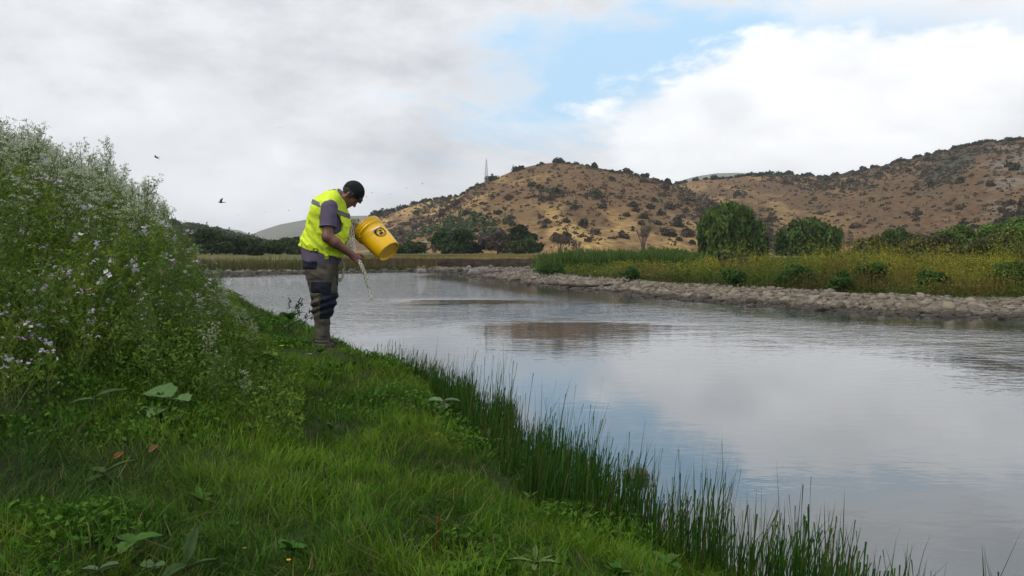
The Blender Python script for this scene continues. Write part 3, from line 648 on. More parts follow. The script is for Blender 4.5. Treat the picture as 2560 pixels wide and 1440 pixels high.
for (px, nm, t, hp, lab) in ((1283, 'dry_hill', .985, 20, 'thin utility pole on the crest between mast and dome hill top'), (1491, 'dry_hill', .80, 17, 'utility pole on the upper slope below the dome hill top'), (1722, 'dry_ridge', .06, 26, 'pale utility pole at the ridge foot left of the largest tree'), (1414, 'dry_hill', .62, 18, 'utility pole half way up the dome hill')):
    x, y, z = on_hill(nm, px, t); h = hp/F*y; root = empty('utility_pole', (x, y, z-.3), lab, 'pole'); PW = mat('pole_wood', (.30, .26, .21), rough=.9)
    v, q = tube([(0, 0, 0), (0, 0, h*.6), (0, 0, h)], [.13, .11, .09], 6); ob('post', me('post', v, q, None, True, [PW]), root); v, q = tube([(-.6, 0, h*.93), (.6, 0, h*.93)], .06, 4); ob('crossarm', me('crossarm', v, q, None, False, [PW]), root)
# ================================================================== growth on the far bank
def meadow():
    rng = np.random.default_rng(5)
    n = 60000; Y = 14+rng.random(n)**1.6*60; px = rng.uniform(1180, 2720, n); x = (px-1280)/F*Y
    zz, dn, df, wet, nb, cut = ground(x, Y, True)
    ok = ~nb & ~wet & (df > 3.1+.9*fbm2(x, Y, .5, 2, 3)) & (x > -1.6+.08*(60-Y)*0) & ~((Y > 44) & (x < 1.5)); x, Y, zz, df, px = [a[ok] for a in (x, Y, zz, df, px)]
    k = rng.random(len(x)) < .40; x, Y, zz, df, px = [a[k] for a in (x, Y, zz, df, px)]
    A = Acc(); N = len(x); print('meadow', N)
    edge = sm((df-3.0)/3.6); patch = fbm2(x, Y, .33, 3, 51); patch2 = fbm2(x, Y, .8, 2, 52)
    top = CZ-(644-8*sm((px-1500)/600)-HZ)/F*Y+.9*(patch-.5)+.8*(patch2-.5)
    h = np.clip((top-zz)*(.22+.78*edge)*rng.uniform(.5, 1.1, N), .10, 1.5)*np.where(Y > 36, .62, 1)*(.72+.56*sm((fbm2(x, Y*.6, .45, 2, 58)-.3)*2.5))
    yel = sm((patch-.45)*6)*sm((df-4.6)/3)*(.35+.65*sm((patch2-.4)*4)); olive = sm((fbm2(x, Y, .5, 2, 57)-.5)*5)
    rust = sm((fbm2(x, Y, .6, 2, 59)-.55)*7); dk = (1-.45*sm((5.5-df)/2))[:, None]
    root = np.stack([x, Y, zz-.02], 1)
    for rep in range(3):
        r2 = root+np.concatenate([rng.normal(0, .10, (N, 2)), np.zeros((N, 1))], 1); L_ = h*rng.uniform(.6, 1.02, N)
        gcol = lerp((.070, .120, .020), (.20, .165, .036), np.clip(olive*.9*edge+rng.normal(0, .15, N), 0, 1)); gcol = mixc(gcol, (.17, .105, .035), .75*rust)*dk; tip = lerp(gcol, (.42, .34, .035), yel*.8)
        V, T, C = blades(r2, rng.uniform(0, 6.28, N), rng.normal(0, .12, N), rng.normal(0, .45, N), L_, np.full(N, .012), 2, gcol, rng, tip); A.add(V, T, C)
    for rep in range(7):                                    # leaves
        f = rng.random(N)**.8; c = root+np.stack([rng.normal(0, .13, N), rng.normal(0, .13, N), h*f*.95], 1)
        gcol = lerp((.050, .105, .016), (.20, .19, .030), np.clip(.35*olive+.5*f*yel+rng.normal(.15, .2, N), 0, 1))
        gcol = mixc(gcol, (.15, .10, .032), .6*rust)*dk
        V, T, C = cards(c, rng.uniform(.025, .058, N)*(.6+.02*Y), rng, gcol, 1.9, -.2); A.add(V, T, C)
    for rep in range(9):                                     # flowers
        s = rng.random(N) < yel*.85; m = s.sum()
        c = root[s]+np.stack([rng.normal(0, .12, m), rng.normal(0, .12, m), h[s]*rng.uniform(.5, 1.08, m)], 1)
        V, T, C = cards(c, rng.uniform(.014, .030, m)*(.6+.02*Y[s]), rng, lerp((.62, .50, .015), (.42, .38, .04), rng.random(m)), 1.1); A.add(V, T, C)
    tag(ob('mustard_meadow', A.mesh('mustard_meadow', LEAF)), 'yellow flowering mustard and tall weeds on the far bank', kind='stuff')
    # green reeds behind
    n = 5200; Y = rng.uniform(48, 64, n); px = 1350+rng.random(n)*400; x = (px-1280)/F*Y; zz = ground(x, Y); top = CZ+(632-(612+10*fbm2(x, Y, .15, 2, 3)+14*np.abs((px-1560)/210)**3))/F*Y; h = np.clip(top-zz, .3, 2)*rng.uniform(.5, 1.05, n)*(.65+.6*fbm2(x, Y, .5, 2, 8))
    gc_ = lerp((.034, .074, .014), (.10, .155, .032), rng.random(n)); A = Acc()
    for rep in range(2):
        V, T, C = blades(np.stack([x+rng.normal(0, .2, n), Y, zz-.05], 1), rng.uniform(0, 6.28, n), rng.normal(.1, .15, n), rng.uniform(.2, 1.1, n), h*1.1, np.full(n, .05), 3, gc_, rng); A.add(V, T, C)
    tag(ob('reed_thicket', A.mesh('reed_thicket', LEAF)), 'dense green reeds behind the yellow mustard', kind='stuff')
    # low grass on the left far shore, dry grass above the cut bank
    def turf(name, label, n, x0, x1, y0, y1, cond, hh, c0, c1, w=.03):
        x = rng.uniform(x0, x1, n); y = rng.uniform(y0, y1, n); zz, dn, df, wet, nb, cut = ground(x, y, True); ok = ~nb & ~wet & cond(x, y, df, cut); x, y, zz = x[ok], y[ok], zz[ok]; m = len(x)
        kk = np.clip(fbm2(x, y, .18, 3, 61)*2.2-.6+rng.normal(0, .15, m), 0, 1); V, T, C = blades(np.stack([x, y, zz-.02], 1), rng.uniform(0, 6.28, m), rng.normal(.1, .2, m), rng.uniform(0, .8, m), hh*rng.uniform(.5, 1.1, m)*(.6+.8*fbm2(x, y, .3, 2, 62)), np.full(m, w), 2, lerp(c0, c1, kk), rng)
        tag(ob(name, me(name, V, T, C, False, [LEAF])), label, kind='stuff')
    turf('shore_grass', 'olive and rusty grass on the far shore behind the man', 26000, -46, -6, 53, 112, lambda x, y, df, cut: (df > 2.3) & (cut < .5), 1.0, (.040, .062, .016), (.16, .105, .035), .035)
    turf('dry_grass', 'straw coloured grass on top of the cut bank', 16000, -16, 6, 66, 100, lambda x, y, df, cut: cut > .8, .26, (.30, .22, .085), (.14, .13, .045), .04)
    turf('spit_grass', 'green grass strip at the water edge beside the bucket', 5000, -12.5, -7.5, 54, 63, lambda x, y, df, cut: (df > .5) & (df < 4.5), .30, (.035, .062, .014), (.06, .075, .02), .03)
    # bushes standing out of the meadow
    for k, (px, py0, py1, w, Y) in enumerate(((1372, 652, 690, 50, 39), (1990, 655, 708, 70, 25.5), (2180, 637, 712, 60, 24.5), (2110, 668, 716, 44, 23), (2335, 664, 722, 60, 23), (2530, 640, 738, 76, 22), (1575, 664, 700, 40, 31), (1840, 664, 708, 46, 27))):
        x = (px-1280)/F*Y; zb = gz(x, Y); h = CZ-(py0-HZ)/F*Y-zb; ww = w/F*Y; r2 = np.random.default_rng(100+k); lb = lobes_dome(r2, ww*1.5, h, 16, -.15)
        root = empty('bush', (x, Y, zb), ('dark bush at the left end of the mustard nearest the gravel bar tip', 'dark bush in the mustard below the gap between largest and broad tree', 'tallest dark bush in the mustard left of the small round tree', 'low dark bush in the mustard left of the tallest one',
            'dark bush in the mustard below the left end of the right thicket', 'wide dark bush in the mustard at the right picture edge', 'small dark bush in the mustard below the bare grey tree', 'small dark bush in the mustard right below the largest tree')[k], 'bush', 'dark bushes in the mustard meadow')
        ob('stems', trunk('stems', h, .025, lb, r2, 8), root); ob('crown', crown('crown', lb, 2600, .05, (.026, .062, .014), (.070, .135, .030), r2, 0, 1.8, LEAF), root)
    for k, (px, py0, py1, w, Y, lab) in enumerate(((1803, 613, 645, 66, 34, 'pale green umbrella-flowered herb in front of the largest tree'), (1858, 618, 645, 36, 35, 'small yellow-green herb right of the pale one by the largest tree'), (2282, 600, 645, 46, 30, 'pale green herb below the small round tree'), (2552, 600, 650, 60, 26, 'pale tall herb at far right of the mustard'))):
        x = (px-1280)/F*Y; zb = gz(x, Y); h = CZ-(py0-HZ)/F*Y-zb; ww = w/F*Y; r2 = np.random.default_rng(140+k); lb = lobes_dome(r2, ww, h, 14, .45, (.14, .24))
        root = empty('pale_herb', (x, Y, zb), lab, 'plant'); ob('stems', trunk('stems', h, .022, lb, r2, 12), root); ob('crown', crown('crown', lb, 900, .085, (.055, .085, .028), (.16, .19, .085), r2, 0, 1.4, LEAF), root)
meadow()
MANX = (805-1280)/F*7.8
# ================================================================== the near bank
SKYL = interp([(-400, 250), (0, 292), (60, 300), (150, 352), (240, 335), (310, 390), (380, 395), (450, 470), (490, 520), (530, 575), (560, 640), (600, 690), (650, 735), (690, 775), (760, 812)])
def near_pts(n, rng, y0, y1, pw=1.0, p0=-200, p1=2500):
    Y = y0+(y1-y0)*rng.random(n)**pw; px = rng.uniform(p0, p1, n); x = (px-1280)/F*Y; zz, dn, df, wet, nb, cut = ground(x, Y, True)
    return x, Y, zz, dn, nb, px, wet
def near_grass():
    rng = np.random.default_rng(1); A = Acc()
    def turf(n, y0, y1, hmul, wmul, kind):
        X0, X1 = -1.1*y1*.72-.5, 2.4
        Y = rng.uniform(y0, y1, n); x = rng.uniform(-.78*Y-.3, np.minimum(.62*Y+.2, 2.6)); zz, dn, df, wet, nb, cut = ground(x, Y, True)
        bb = fbm2(x, Y, 4.2, 2, 74); ok = nb & (dn > .03) & ((bb > .33) | (rng.random(n) < .5)) & ((kind == 'short') | (np.hypot(x-MANX, Y-7.6) > .6))
        x, Y, zz, dn = x[ok], Y[ok], zz[ok], dn[ok]; N = len(x)
        a = fbm2(x, Y, 1.3, 3, 71); b = fbm2(x, Y, 3.5, 2, 72); c = fbm2(x, Y, .7, 2, 73)
        cx, cy_ = np.round(x*9+rng.normal(0, .25, N))/9, np.round(Y*9+rng.normal(0, .25, N))/9      # tussocks
        hsh = _h(np.floor(cx*9+900), np.floor(cy_*9+900)); hs2 = _h(np.floor(cx*9+300), np.floor(cy_*9+700))
        head = hsh*6.28+rng.normal(0, .9, N)
        if kind == 'short':
            L_ = (.030+.065*a+.055*hs2*hs2)*rng.uniform(.55, 1.35, N)*hmul; tilt = np.abs(rng.normal(.25, .45, N)); curl = rng.uniform(.1, 1.5, N); w = rng.uniform(.0014, .0036, N)*wmul
        else:
            L_ = rng.uniform(.10, .26, N)*hmul*(.5+.8*c); tilt = rng.uniform(.2, .75, N); curl = rng.uniform(.5, 1.6, N); w = rng.uniform(.0018, .0036, N)*wmul
        k = np.clip(a*1.7-.35+.35*(hs2-.5)+rng.normal(0, .16, N), 0, 1)
        col = lerp((.021, .075, .006), (.115, .210, .014), k); col = mixc(col, (.028, .070, .022), .5*sm((c-.52)*6)); col = mixc(col, (.17, .14, .055), (rng.random(N) < .035)*1.0); col = mixc(col, (.12, .16, .018), .45*sm((b-.6)*6))
        L_ = L_*np.where(np.hypot((x-MANX-.02)/.55, (Y-7.45)/.8) < 1, .42, 1)
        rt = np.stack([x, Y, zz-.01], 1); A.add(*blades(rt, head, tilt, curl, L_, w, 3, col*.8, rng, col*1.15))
    turf(78000, 1.7, 4.6, 1.0, 1.0, 'short'); turf(68000, 4.6, 8.0, 1.05, 1.35, 'short'); turf(40000, 8, 19, 1.2, 2.1, 'short')
    turf(5000, 1.7, 5.5, .8, 1.0, 'long'); turf(3000, 5.5, 12, .7, 1.4, 'long')
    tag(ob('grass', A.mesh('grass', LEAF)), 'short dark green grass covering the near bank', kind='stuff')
    # small herbs among the grass: clover-like and feathery leaves
    x, Y, zz, dn, nb, px, wet = near_pts(150000, rng, 1.8, 11, 1.5); c = fbm2(x, Y, 1.5, 3, 81); ok = nb & (dn > .15) & (rng.random(len(x)) < sm((c-.43)*6)); x, Y, zz, c = x[ok], Y[ok], zz[ok], c[ok]; N = len(x); A = Acc()
    hh = (.03+.09*sm((c-.5)*5))*rng.random(N)**.6; col = lerp((.024, .080, .008), (.095, .190, .017), np.clip(rng.normal(.5, .25, N), 0, 1)); up = np.zeros((N, 3)); up[:, 2] = 1
    A.add(*cards(np.stack([x, Y, zz+hh], 1), rng.uniform(.009, .023, N)*(.7+.07*Y), rng, col, 1.9, -.3, up, .7))
    tag(ob('low_weeds', A.mesh('low_weeds', LEAF)), 'tiny round-leaved weeds mixed into the grass', kind='stuff')
near_grass()
def rushes():
    rng = np.random.default_rng(2); A = Acc()
    def band(n, y0, y1, lo, hi, h0, h1, wmul, cl):
        t = rng.random(n); Y = y0+(y1-y0)*t; xs = np.interp(Y, NEAR[3:, 1], NEAR[3:, 0]); q = lo+(hi-lo)*rng.random(n); x = xs+q*1.15
        kx = np.floor(x*cl+50); ky = np.floor(Y*cl+50); keep = _h(kx, ky) > .25; x, Y = x[keep], Y[keep]; kx, ky = kx[keep], ky[keep]; N = len(x); zz = ground(x, Y)
        hb = h0+(h1-h0)*rng.random(N)**1.6; hb = hb*(.75+.5*_h(kx+9, ky+4)); root = np.stack([x, Y, np.maximum(zz, -.12)-.02], 1)
        head = rng.uniform(-1.2, 1.9, N); tilt = np.abs(rng.normal(0, .17, N)); curl = rng.uniform(-.1, .5, N)
        col = lerp((.012, .044, .006), (.042, .098, .011), np.clip(rng.normal(.45, .25, N), 0, 1)); bl = rng.random(N) < .5; col = mixc(col, (.10, .075, .03), (rng.random(N) < .07)*1.0)
        for s, blunt in ((bl, .8), (~bl, 0)):
            hl = hb[s]*(.78 if blunt else 1.0); A.add(*blades(root[s], head[s], tilt[s], curl[s]*(.3 if blunt else 1), hl, rng.uniform(.0018, .0033, s.sum())*wmul, 4, col[s]*.85, rng, col[s]*1.2, blunt))
    band(3000, 1.7, 4.4, -.36, .22, .20, .40, 1.55, 6); band(2500, 4.4, 6.2, -.45, .16, .16, .36, 1.5, 6); band(2500, 6.0, 7.9, -.45, .18, .16, .36, 1.4, 6); band(1100, 7.8, 9.4, -.25, .10, .10, .24, 1.4, 6)
    band(150, 1.7, 5, -.1, .26, .36, .56, 1.1, 6); band(130, 5, 7.6, -.15, .25, .46, .66, 1.1, 6)
    tag(ob('rushes', A.mesh('rushes', LEAF)), 'stiff dark green rushes lining the water edge', kind='stuff')
    # thin fallen blades and straw
    x, Y, zz, dn, nb, px, wet = near_pts(2500, rng, 2, 7, 1.3); ok = nb & (dn > .1) & (rng.random(len(x)) < .4); x, Y, zz = x[ok], Y[ok], zz[ok]; N = len(x)
    V, T, C = blades(np.stack([x, Y, zz+.05], 1), rng.uniform(0, 6.28, N), rng.uniform(1.0, 1.5, N), rng.uniform(-.2, .5, N), rng.uniform(.06, .22, N), rng.uniform(.001, .002, N), 3, lerp((.20, .15, .06), (.10, .11, .03), rng.random(N)), rng)
    tag(ob('straw', me('straw', V, T, C, False, [LEAF])), 'thin pale straws lying over the grass', kind='stuff')
rushes()
# ---- tall weeds of the left thicket
def cluster(acc, p, rng, n, rad_, size, c0, c1, flat=.6):
    d = rng.normal(size=(n, 3))*np.array((1, 1, flat)); d[:, 2] = np.abs(d[:, 2])
    k = rng.random(n)[:, None]; up = np.zeros((n, 3)); up[:, 2] = 1
    V, T, C = cards(p+d*rad_*.6, size*rng.uniform(.7, 1.3, n), rng, np.array(c0)*(1-k)+np.array(c1)*k, 1.1); acc.add(V, T, C)
def weed(kind, seed):
    """one plant about 1 m tall -> stem, leaf and flower meshes"""
    rng = np.random.default_rng(seed); S, Lf, Fl = Acc(), Acc(), Acc(); sc = (.15, .21, .065)
    nst = rng.integers(2, 4) if kind != 'low' else 3
    for st in range(nst):
        a = rng.uniform(0, 6.28); lean = rng.uniform(.05, .22 if kind in ('white', 'green') else .45); tip = np.array((math.cos(a)*lean, math.sin(a)*lean, rng.uniform(.78, .98) if st else 1.0)); mid = tip*.5+rng.normal(0, .02, 3)
        v, q = tube([(0, 0, 0), mid*.6, mid, tip*.8+rng.normal(0, .01, 3), tip], [.0055, .005, .004, .003, .0015], 4); S.add(v, q, sc)
        for b in range(15 if kind in ('white', 'green') else 11):
            f = rng.uniform(.22, .97); p = tip*f; a2 = rng.uniform(0, 6.28); ln = (.30*(1-f)+.10)*rng.uniform(.7, 1.2); el = rng.uniform(.7, 1.15)
            e = p+ln*np.array((math.cos(a2)*math.cos(el), math.sin(a2)*math.cos(el), math.sin(el))); m_ = (p+e)/2+ln*.08*np.array((math.cos(a2), math.sin(a2), -.4))
            v, q = tube([p, m_, e], [.0028, .002, .0012], 3); S.add(v, q, sc)
            if kind in ('white', 'green'):
                for tw in range(4):
                    g_ = rng.uniform(.45, 1); pp = p*(1-g_)+e*g_; dd = rng.normal(size=3); dd[2] = abs(dd[2])+.5; dd /= np.linalg.norm(dd); ee = pp+dd*rng.uniform(.025, .065); v, q = tube([pp, ee], [.0012, .0008], 3); S.add(v, q, sc)
                    if ee[2] > .62-.2*rng.random() and (kind == 'white' or rng.random() < .10): cluster(Fl, ee, rng, 8, .016, .0105, (.36, .39, .26), (.60, .60, .47), 1.0)
                    else: cluster(Lf, ee, rng, 4, .014, .012, (.07, .12, .03), (.13, .19, .05))
                k = 5; pos = p+(e-p)*rng.random((k, 1))+rng.normal(0, .012, (k, 3)); Lf.add(*cards(pos, rng.uniform(.007, .013, k), rng, np.broadcast_to((.10, .165, .034), (k, 3))*rng.uniform(.7, 1.5, (k, 1)), 3.2, .1))
            else:
                k = 12; g_ = rng.random((k, 1)); pos = p+(e-p)*g_+rng.normal(0, .010, (k, 3)); Lf.add(*cards(pos, rng.uniform(.0055, .0085, k), rng, np.broadcast_to((.19, .27, .022), (k, 3))*rng.uniform(.6, 1.35, (k, 1)), 6.5, -.5))     # pods
                if rng.random() < .22:
                    for fl in range(rng.integers(1, 4)):
                        pp = e+rng.normal(0, .014, 3); pc = [(.56, .46, .60), (.42, .28, .50), (.72, .66, .72), (.45, .15, .36)][rng.choice(4, p=(.42, .2, .28, .10))]
                        nf = rng.normal(size=3)+np.array((0, 0, .6)); nf /= np.linalg.norm(nf); ua = np.cross(nf, (.3, .8, .1)); ua /= np.linalg.norm(ua); ub = np.cross(nf, ua)
                        for pet in range(4):
                            a3 = pet*1.57+rng.uniform(-.2, .2); w = ua*math.cos(a3)+ub*math.sin(a3)+nf*.35; sd_ = -ua*math.sin(a3)+ub*math.cos(a3); r_ = .021
                            V = np.array([pp, pp+w*r_*.6+sd_*r_*.5, pp+w*r_*1.15, pp+w*r_*.6-sd_*r_*.42]); Fl.add(V, np.array([[0, 1, 2], [0, 2, 3]]), np.array(pc)*rng.uniform(.8, 1.1))
        k = 80 if kind == 'white' else 120 if kind == 'green' else 40; f = rng.random(k)**1.5*.75; pos = tip*f[:, None]+rng.normal(0, .06, (k, 3))*np.array((1, 1, .5)); pos[:, 2] = np.maximum(pos[:, 2], .03)
        Lf.add(*cards(pos, rng.uniform(.009, .020, k)*(1.25-f*.6), rng, lerp((.052, .120, .018), (.13, .22, .036), rng.random(k)), 2.6, .25))
    return [('stem', S.mesh('stem', LEAF)), ('leaves', Lf.mesh('leaves', LEAF)), ('blossom', Fl.mesh('blossom', LEAF))] if Fl.n else [('stem', S.mesh('stem', LEAF)), ('leaves', Lf.mesh('leaves', LEAF))]
def thicket():
    rng = np.random.default_rng(9); W_ = [weed('white', 200+k) for k in range(7)]; G_ = [weed('green', 250+k) for k in range(4)]; R_ = [weed('radish', 300+k) for k in range(5)]
    def put(vs, name, x, y, z, h, label, group, sq=1.0):
        root = empty(name, (x, y, z-.02), label, 'plant', group, rng.uniform(0, 6.28)); root.scale = (h*sq, h*sq, h); root.rotation_euler = (rng.normal(0, .07), rng.normal(0, .07), rng.uniform(0, 6.28))
        for nm, m in vs: ob(nm, m, root)
    cnt = [0, 0]; placed = []
    cy0 = 4.3+13*rng.random(9000); cp0 = rng.uniform(-330, 740, 9000); cg = ground((cp0-1280)/F*cy0, cy0, True)
    for i in range(9000):
        y = cy0[i]; px = cp0[i]; x = (px-1280)/F*y
        if len(placed) > 290: break
        zz, dn, df, wet, nb, cut = [a[i] for a in cg]
        if not nb or dn < .45: continue
        topz = CZ+(HZ-float(SKYL(px)))/F*y; frac = .30+.70*float(sm(np.array((dn-.9)/2.3)))*float(sm(np.array((y-3.4)/3.0)))
        h = (topz-zz)*frac*rng.uniform(.80, 1.0)
        if h < .22 or h > 1.75: continue
        if any((x-a)**2+(y-b)**2 < (.17+.06*h)**2 for a, b in placed): continue
        front = HZ+(CZ-zz-h)/y*F > float(SKYL(px))+110      # stands well below the skyline
        placed.append((x, y))
        lower = (y < 6.0 and px < 380 and front) or rng.random() < .05
        if lower and rng.random() < .8: put(R_[rng.integers(0, 5)], 'wild_radish', x, y, zz, min(h*1.05, 1.0), 'wild radish with lime-green pods and mauve flowers at the foot of the left thicket', 'wild radishes below the left thicket', 1.15); cnt[1] += 1
        elif front and rng.random() < .8: put(G_[rng.integers(0, 4)], 'leafy_weed', x, y, zz, h, 'leafy green weed with few flowers on the flank of the left thicket', 'green weeds on the flank of the left thicket', 1.0); cnt[0] += 1
        else: put(W_[rng.integers(0, 7)], 'flowering_weed', x, y, zz, h, 'tall green weed topped with tiny white flowers in the left thicket', 'white-flowered weeds of the left thicket', .8 if h > 1.2 else 1.0); cnt[0] += 1
    cp1 = rng.uniform(-150, 460, 1500); cy1 = rng.uniform(3.5, 6.4, 1500); cg1 = ground((cp1-1280)/F*cy1, cy1, True)
    for _ in range(1500):                                # low radishes spilling down to the grass
        px = cp1[_]; y = cy1[_]; x = (px-1280)/F*y; zz, dn, df, wet, nb, cut = [a[_] for a in cg1]; row = HZ+(CZ-zz)/y*F
        if cnt[1] > 105: break
        if not 760-.2*px < row < 1060-.42*px or any((x-a)**2+(y-b)**2 < .13**2 for a, b in placed): continue
        placed.append((x, y)); put(R_[rng.integers(0, 5)], 'wild_radish', x, y, zz, rng.uniform(.26, .5), 'wild radish with lime-green pods and mauve flowers at the foot of the left thicket', 'wild radishes below the left thicket', 1.3); cnt[1] += 1
    print('thicket', cnt)
    # leafy filling of the thicket
    n = 140000; y = 4.2+12.5*rng.random(n); px = rng.uniform(-330, 760, n); x = (px-1280)/F*y; zz, dn, df, wet, nb, cut = ground(x, y, True)
    topz = CZ+(HZ-SKYL(px))/F*y; frac = .30+.70*sm((dn-.9)/2.3)*sm((y-3.4)/3.0); hh = (topz-zz)*frac*.72; f = rng.random(n)**.8
    ok = nb & (dn > .5) & (hh > .12) & (rng.random(n) < .85); x, y, zz, hh, f, px = [a[ok] for a in (x, y, zz, hh, f, px)]; m = len(x)
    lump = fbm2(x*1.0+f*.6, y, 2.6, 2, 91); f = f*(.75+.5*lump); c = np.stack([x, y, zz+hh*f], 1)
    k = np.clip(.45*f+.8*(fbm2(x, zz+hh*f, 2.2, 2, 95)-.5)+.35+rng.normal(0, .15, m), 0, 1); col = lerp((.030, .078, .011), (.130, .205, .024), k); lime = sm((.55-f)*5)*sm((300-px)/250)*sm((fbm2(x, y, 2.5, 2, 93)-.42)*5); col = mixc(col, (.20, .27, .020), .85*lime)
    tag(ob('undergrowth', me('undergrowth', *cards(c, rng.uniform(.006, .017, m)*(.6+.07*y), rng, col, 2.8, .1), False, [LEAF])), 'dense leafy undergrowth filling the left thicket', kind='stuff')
thicket()
# ================================================================== single plants of the foreground
BIGLEAF = mat('big_leaf', col_attr=True, rough=.65, spec=.1, trans=.22, var=.15, nscale=30, bump=.25, bscale=90)
def leaf_mesh(seed, ln, wd, lob, col, cup=.25, narrow=False, teeth=9):
    """a broad leaf with a wavy toothed edge, midrib crease and side veins; lies along +x"""
    rng = np.random.default_rng(seed); nu, nv = 17, 9; V = []; C = []
    for i in range(nu):
        u = i/(nu-1); w = wd/2*(math.sin(math.pi*min(u*1.02, 1)**(.75 if not narrow else .9))**(.55 if not narrow else 1.0)); w *= 1+lob*math.sin(u*teeth*2.1+seed)+.04*rng.normal()
        for j in range(nv):
            v = j/(nv-1)*2-1; y = v*w; zc = cup*abs(v)**1.3*w-.30*ln*(u-.35)**2+.012*math.sin(u*16+abs(v)*5)*ln*.35*abs(v)-.006*(abs(v) < .05)
            V.append((u*ln, y, zc)); sh = 1.0+.18*(abs(v) < .12)+.10*math.sin((u*11-abs(v)*3)*2.2)*.5; C.append(np.array(col)*sh)
    I = np.arange(nu*nv).reshape(nu, nv); Q = np.stack([I[:-1, :-1], I[1:, :-1], I[1:, 1:], I[:-1, 1:]], -1).reshape(-1, 4)
    return me('leaf', np.array(V), Q, np.array(C), True, [BIGLEAF])
def leafy(name, px, py, Y, label, cat, leaves, col, stem_h=.0, stem_col=(.10, .13, .05), seed=0, lift=.0):
    """leaves: list of (heading deg, pitch deg, height along stem, length, width)"""
    x, Y = on_ground(px, py, .07 if Y < 4.2 else .12 if Y < 7.5 else .2); zg = gz(x, Y); z = CZ-(py-HZ)/F*Y; root = empty(name, (x, Y, zg-.01), label, cat); rng = np.random.default_rng(seed); top = max(z-zg, .03)
    v, q = tube([(0, 0, 0), (rng.normal(0, .01), rng.normal(0, .01), top*.5), (0, 0, top*1.0)], [.006, .005, .003], 6); sm_ = me('stem', v, q, np.array(stem_col), True, [BIGLEAF]); ob('stem', sm_, root)
    for k, (hd_, pt, hf, ln, wd) in enumerate(leaves):
        nar = wd/ln < .35; o = ob('leaf', leaf_mesh(seed*31+k, ln, wd, .10 if not nar else .03, np.array(col)*rng.uniform(.85, 1.15), .25, nar), root, (0, 0, top*hf)); o.rotation_euler = (rng.normal(0, .12), -rad(pt), rad(hd_))
PALE, MIDG, DEEP, YG = (.105, .180, .062), (.060, .135, .030), (.035, .085, .022), (.085, .165, .020)
leafy('mallow_plant', 430, 985, 5.6, 'weed with one large pale scalloped leaf at left of the grass', 'plant', [(170, 8, 1, .17, .19), (330, 5, .9, .13, .12), (250, -5, .55, .16, .15), (300, -8, .4, .14, .13), (60, 10, .6, .12, .1)], PALE, seed=1)
leafy('mallow_plant', 622, 962, 6.0, 'weed with pale lobed leaf right of the largest pale leaf', 'plant', [(330, 2, 1, .15, .13), (150, 15, .8, .12, .09), (240, 0, .5, .12, .1)], PALE, seed=2)
leafy('mallow_plant', 1108, 998, 6.0, 'low plant with paired pale grey-green leaves before the rushes', 'plant', [(185, 4, 1, .13, .09), (355, 6, 1, .12, .08), (270, -4, .7, .10, .08), (80, 4, .7, .1, .08)], (.12, .17, .085), seed=3)
leafy('broadleaf_weed', 648, 885, 7.0, 'weed with yellow-green heart-shaped leaves left of the man\'s feet', 'plant', [(200, -15, .9, .16, .14), (250, -30, .75, .17, .15), (340, 8, 1, .16, .11), (20, 12, .95, .14, .1), (280, -10, .5, .14, .12), (120, 10, .8, .12, .1)], YG, seed=4)
leafy('broadleaf_weed', 545, 905, 6.6, 'upright leafy weed with pale branching stem above the pale leaves', 'plant', [(20, 20, 1, .13, .08), (160, 25, .95, .13, .08), (280, 10, .75, .14, .1), (70, 15, .6, .14, .1), (220, 5, .6, .15, .11), (330, -5, .4, .15, .11)], MIDG, seed=5)
leafy('broadleaf_weed', 400, 870, 6.4, 'leaning reddish-stemmed weed in front of the left thicket', 'plant', [(10, 15, 1, .1, .06), (170, 20, .9, .11, .06), (260, 5, .7, .13, .08), (330, 0, .5, .13, .09), (200, 0, .4, .14, .1)], MIDG, stem_col=(.13, .085, .055), seed=6)
leafy('broadleaf_weed', 615, 800, 8.6, 'bright green leafy rosette beside the water left of the man', 'plant', [(a, 30, .9, .20, .07) for a in (0, 50, 110, 160, 215, 270, 320)]+[(a, 5, .5, .2, .09) for a in (30, 140, 250)], (.075, .14, .035), seed=7)
leafy('broadleaf_weed', 725, 790, 9.2, 'low leafy weed at the water edge just left of the man', 'plant', [(a, 35, .9, .16, .09) for a in (10, 80, 150, 230, 300)]+[(a, 8, .5, .18, .1) for a in (45, 190, 270)], (.055, .12, .03), seed=8)
leafy('willow_seedling', 1221, 1092, 4.9, 'pale narrow-leaved seedling with red stem among the rushes', 'plant', [(180, 15, .92, .10, .022), (340, 10, .92, .11, .022), (270, 10, .8, .09, .02), (80, 75, 1, .07, .02), (20, 25, .7, .1, .02), (210, 10, .55, .1, .02)], (.13, .18, .07), stem_col=(.16, .035, .014), seed=9)
leafy('willow_seedling', 1338, 1392, 3.05, 'pale narrow-leaved seedling at the bottom of the picture', 'plant', [(185, 12, .95, .09, .017), (345, 8, .95, .08, .017), (265, 10, .85, .07, .016), (85, 60, 1, .05, .015), (30, 20, .8, .07, .016)], (.11, .16, .05), stem_col=(.10, .11, .04), seed=10)
leafy('dock_plant', 262, 1172, 3.9, 'dock with two broad reddish-tipped leaves flat in the grass', 'plant', [(25, 22, 1, .13, .045), (160, 4, 1, .11, .045), (250, 0, .8, .1, .04)], (.060, .095, .022), seed=11)
leafy('dock_plant', 465, 1400, 3.0, 'dock with an upright pale leaf at the bottom left', 'plant', [(80, 62, 1, .12, .04), (250, 0, 1, .10, .04), (10, 20, .8, .09, .035)], (.045, .082, .026), seed=12)
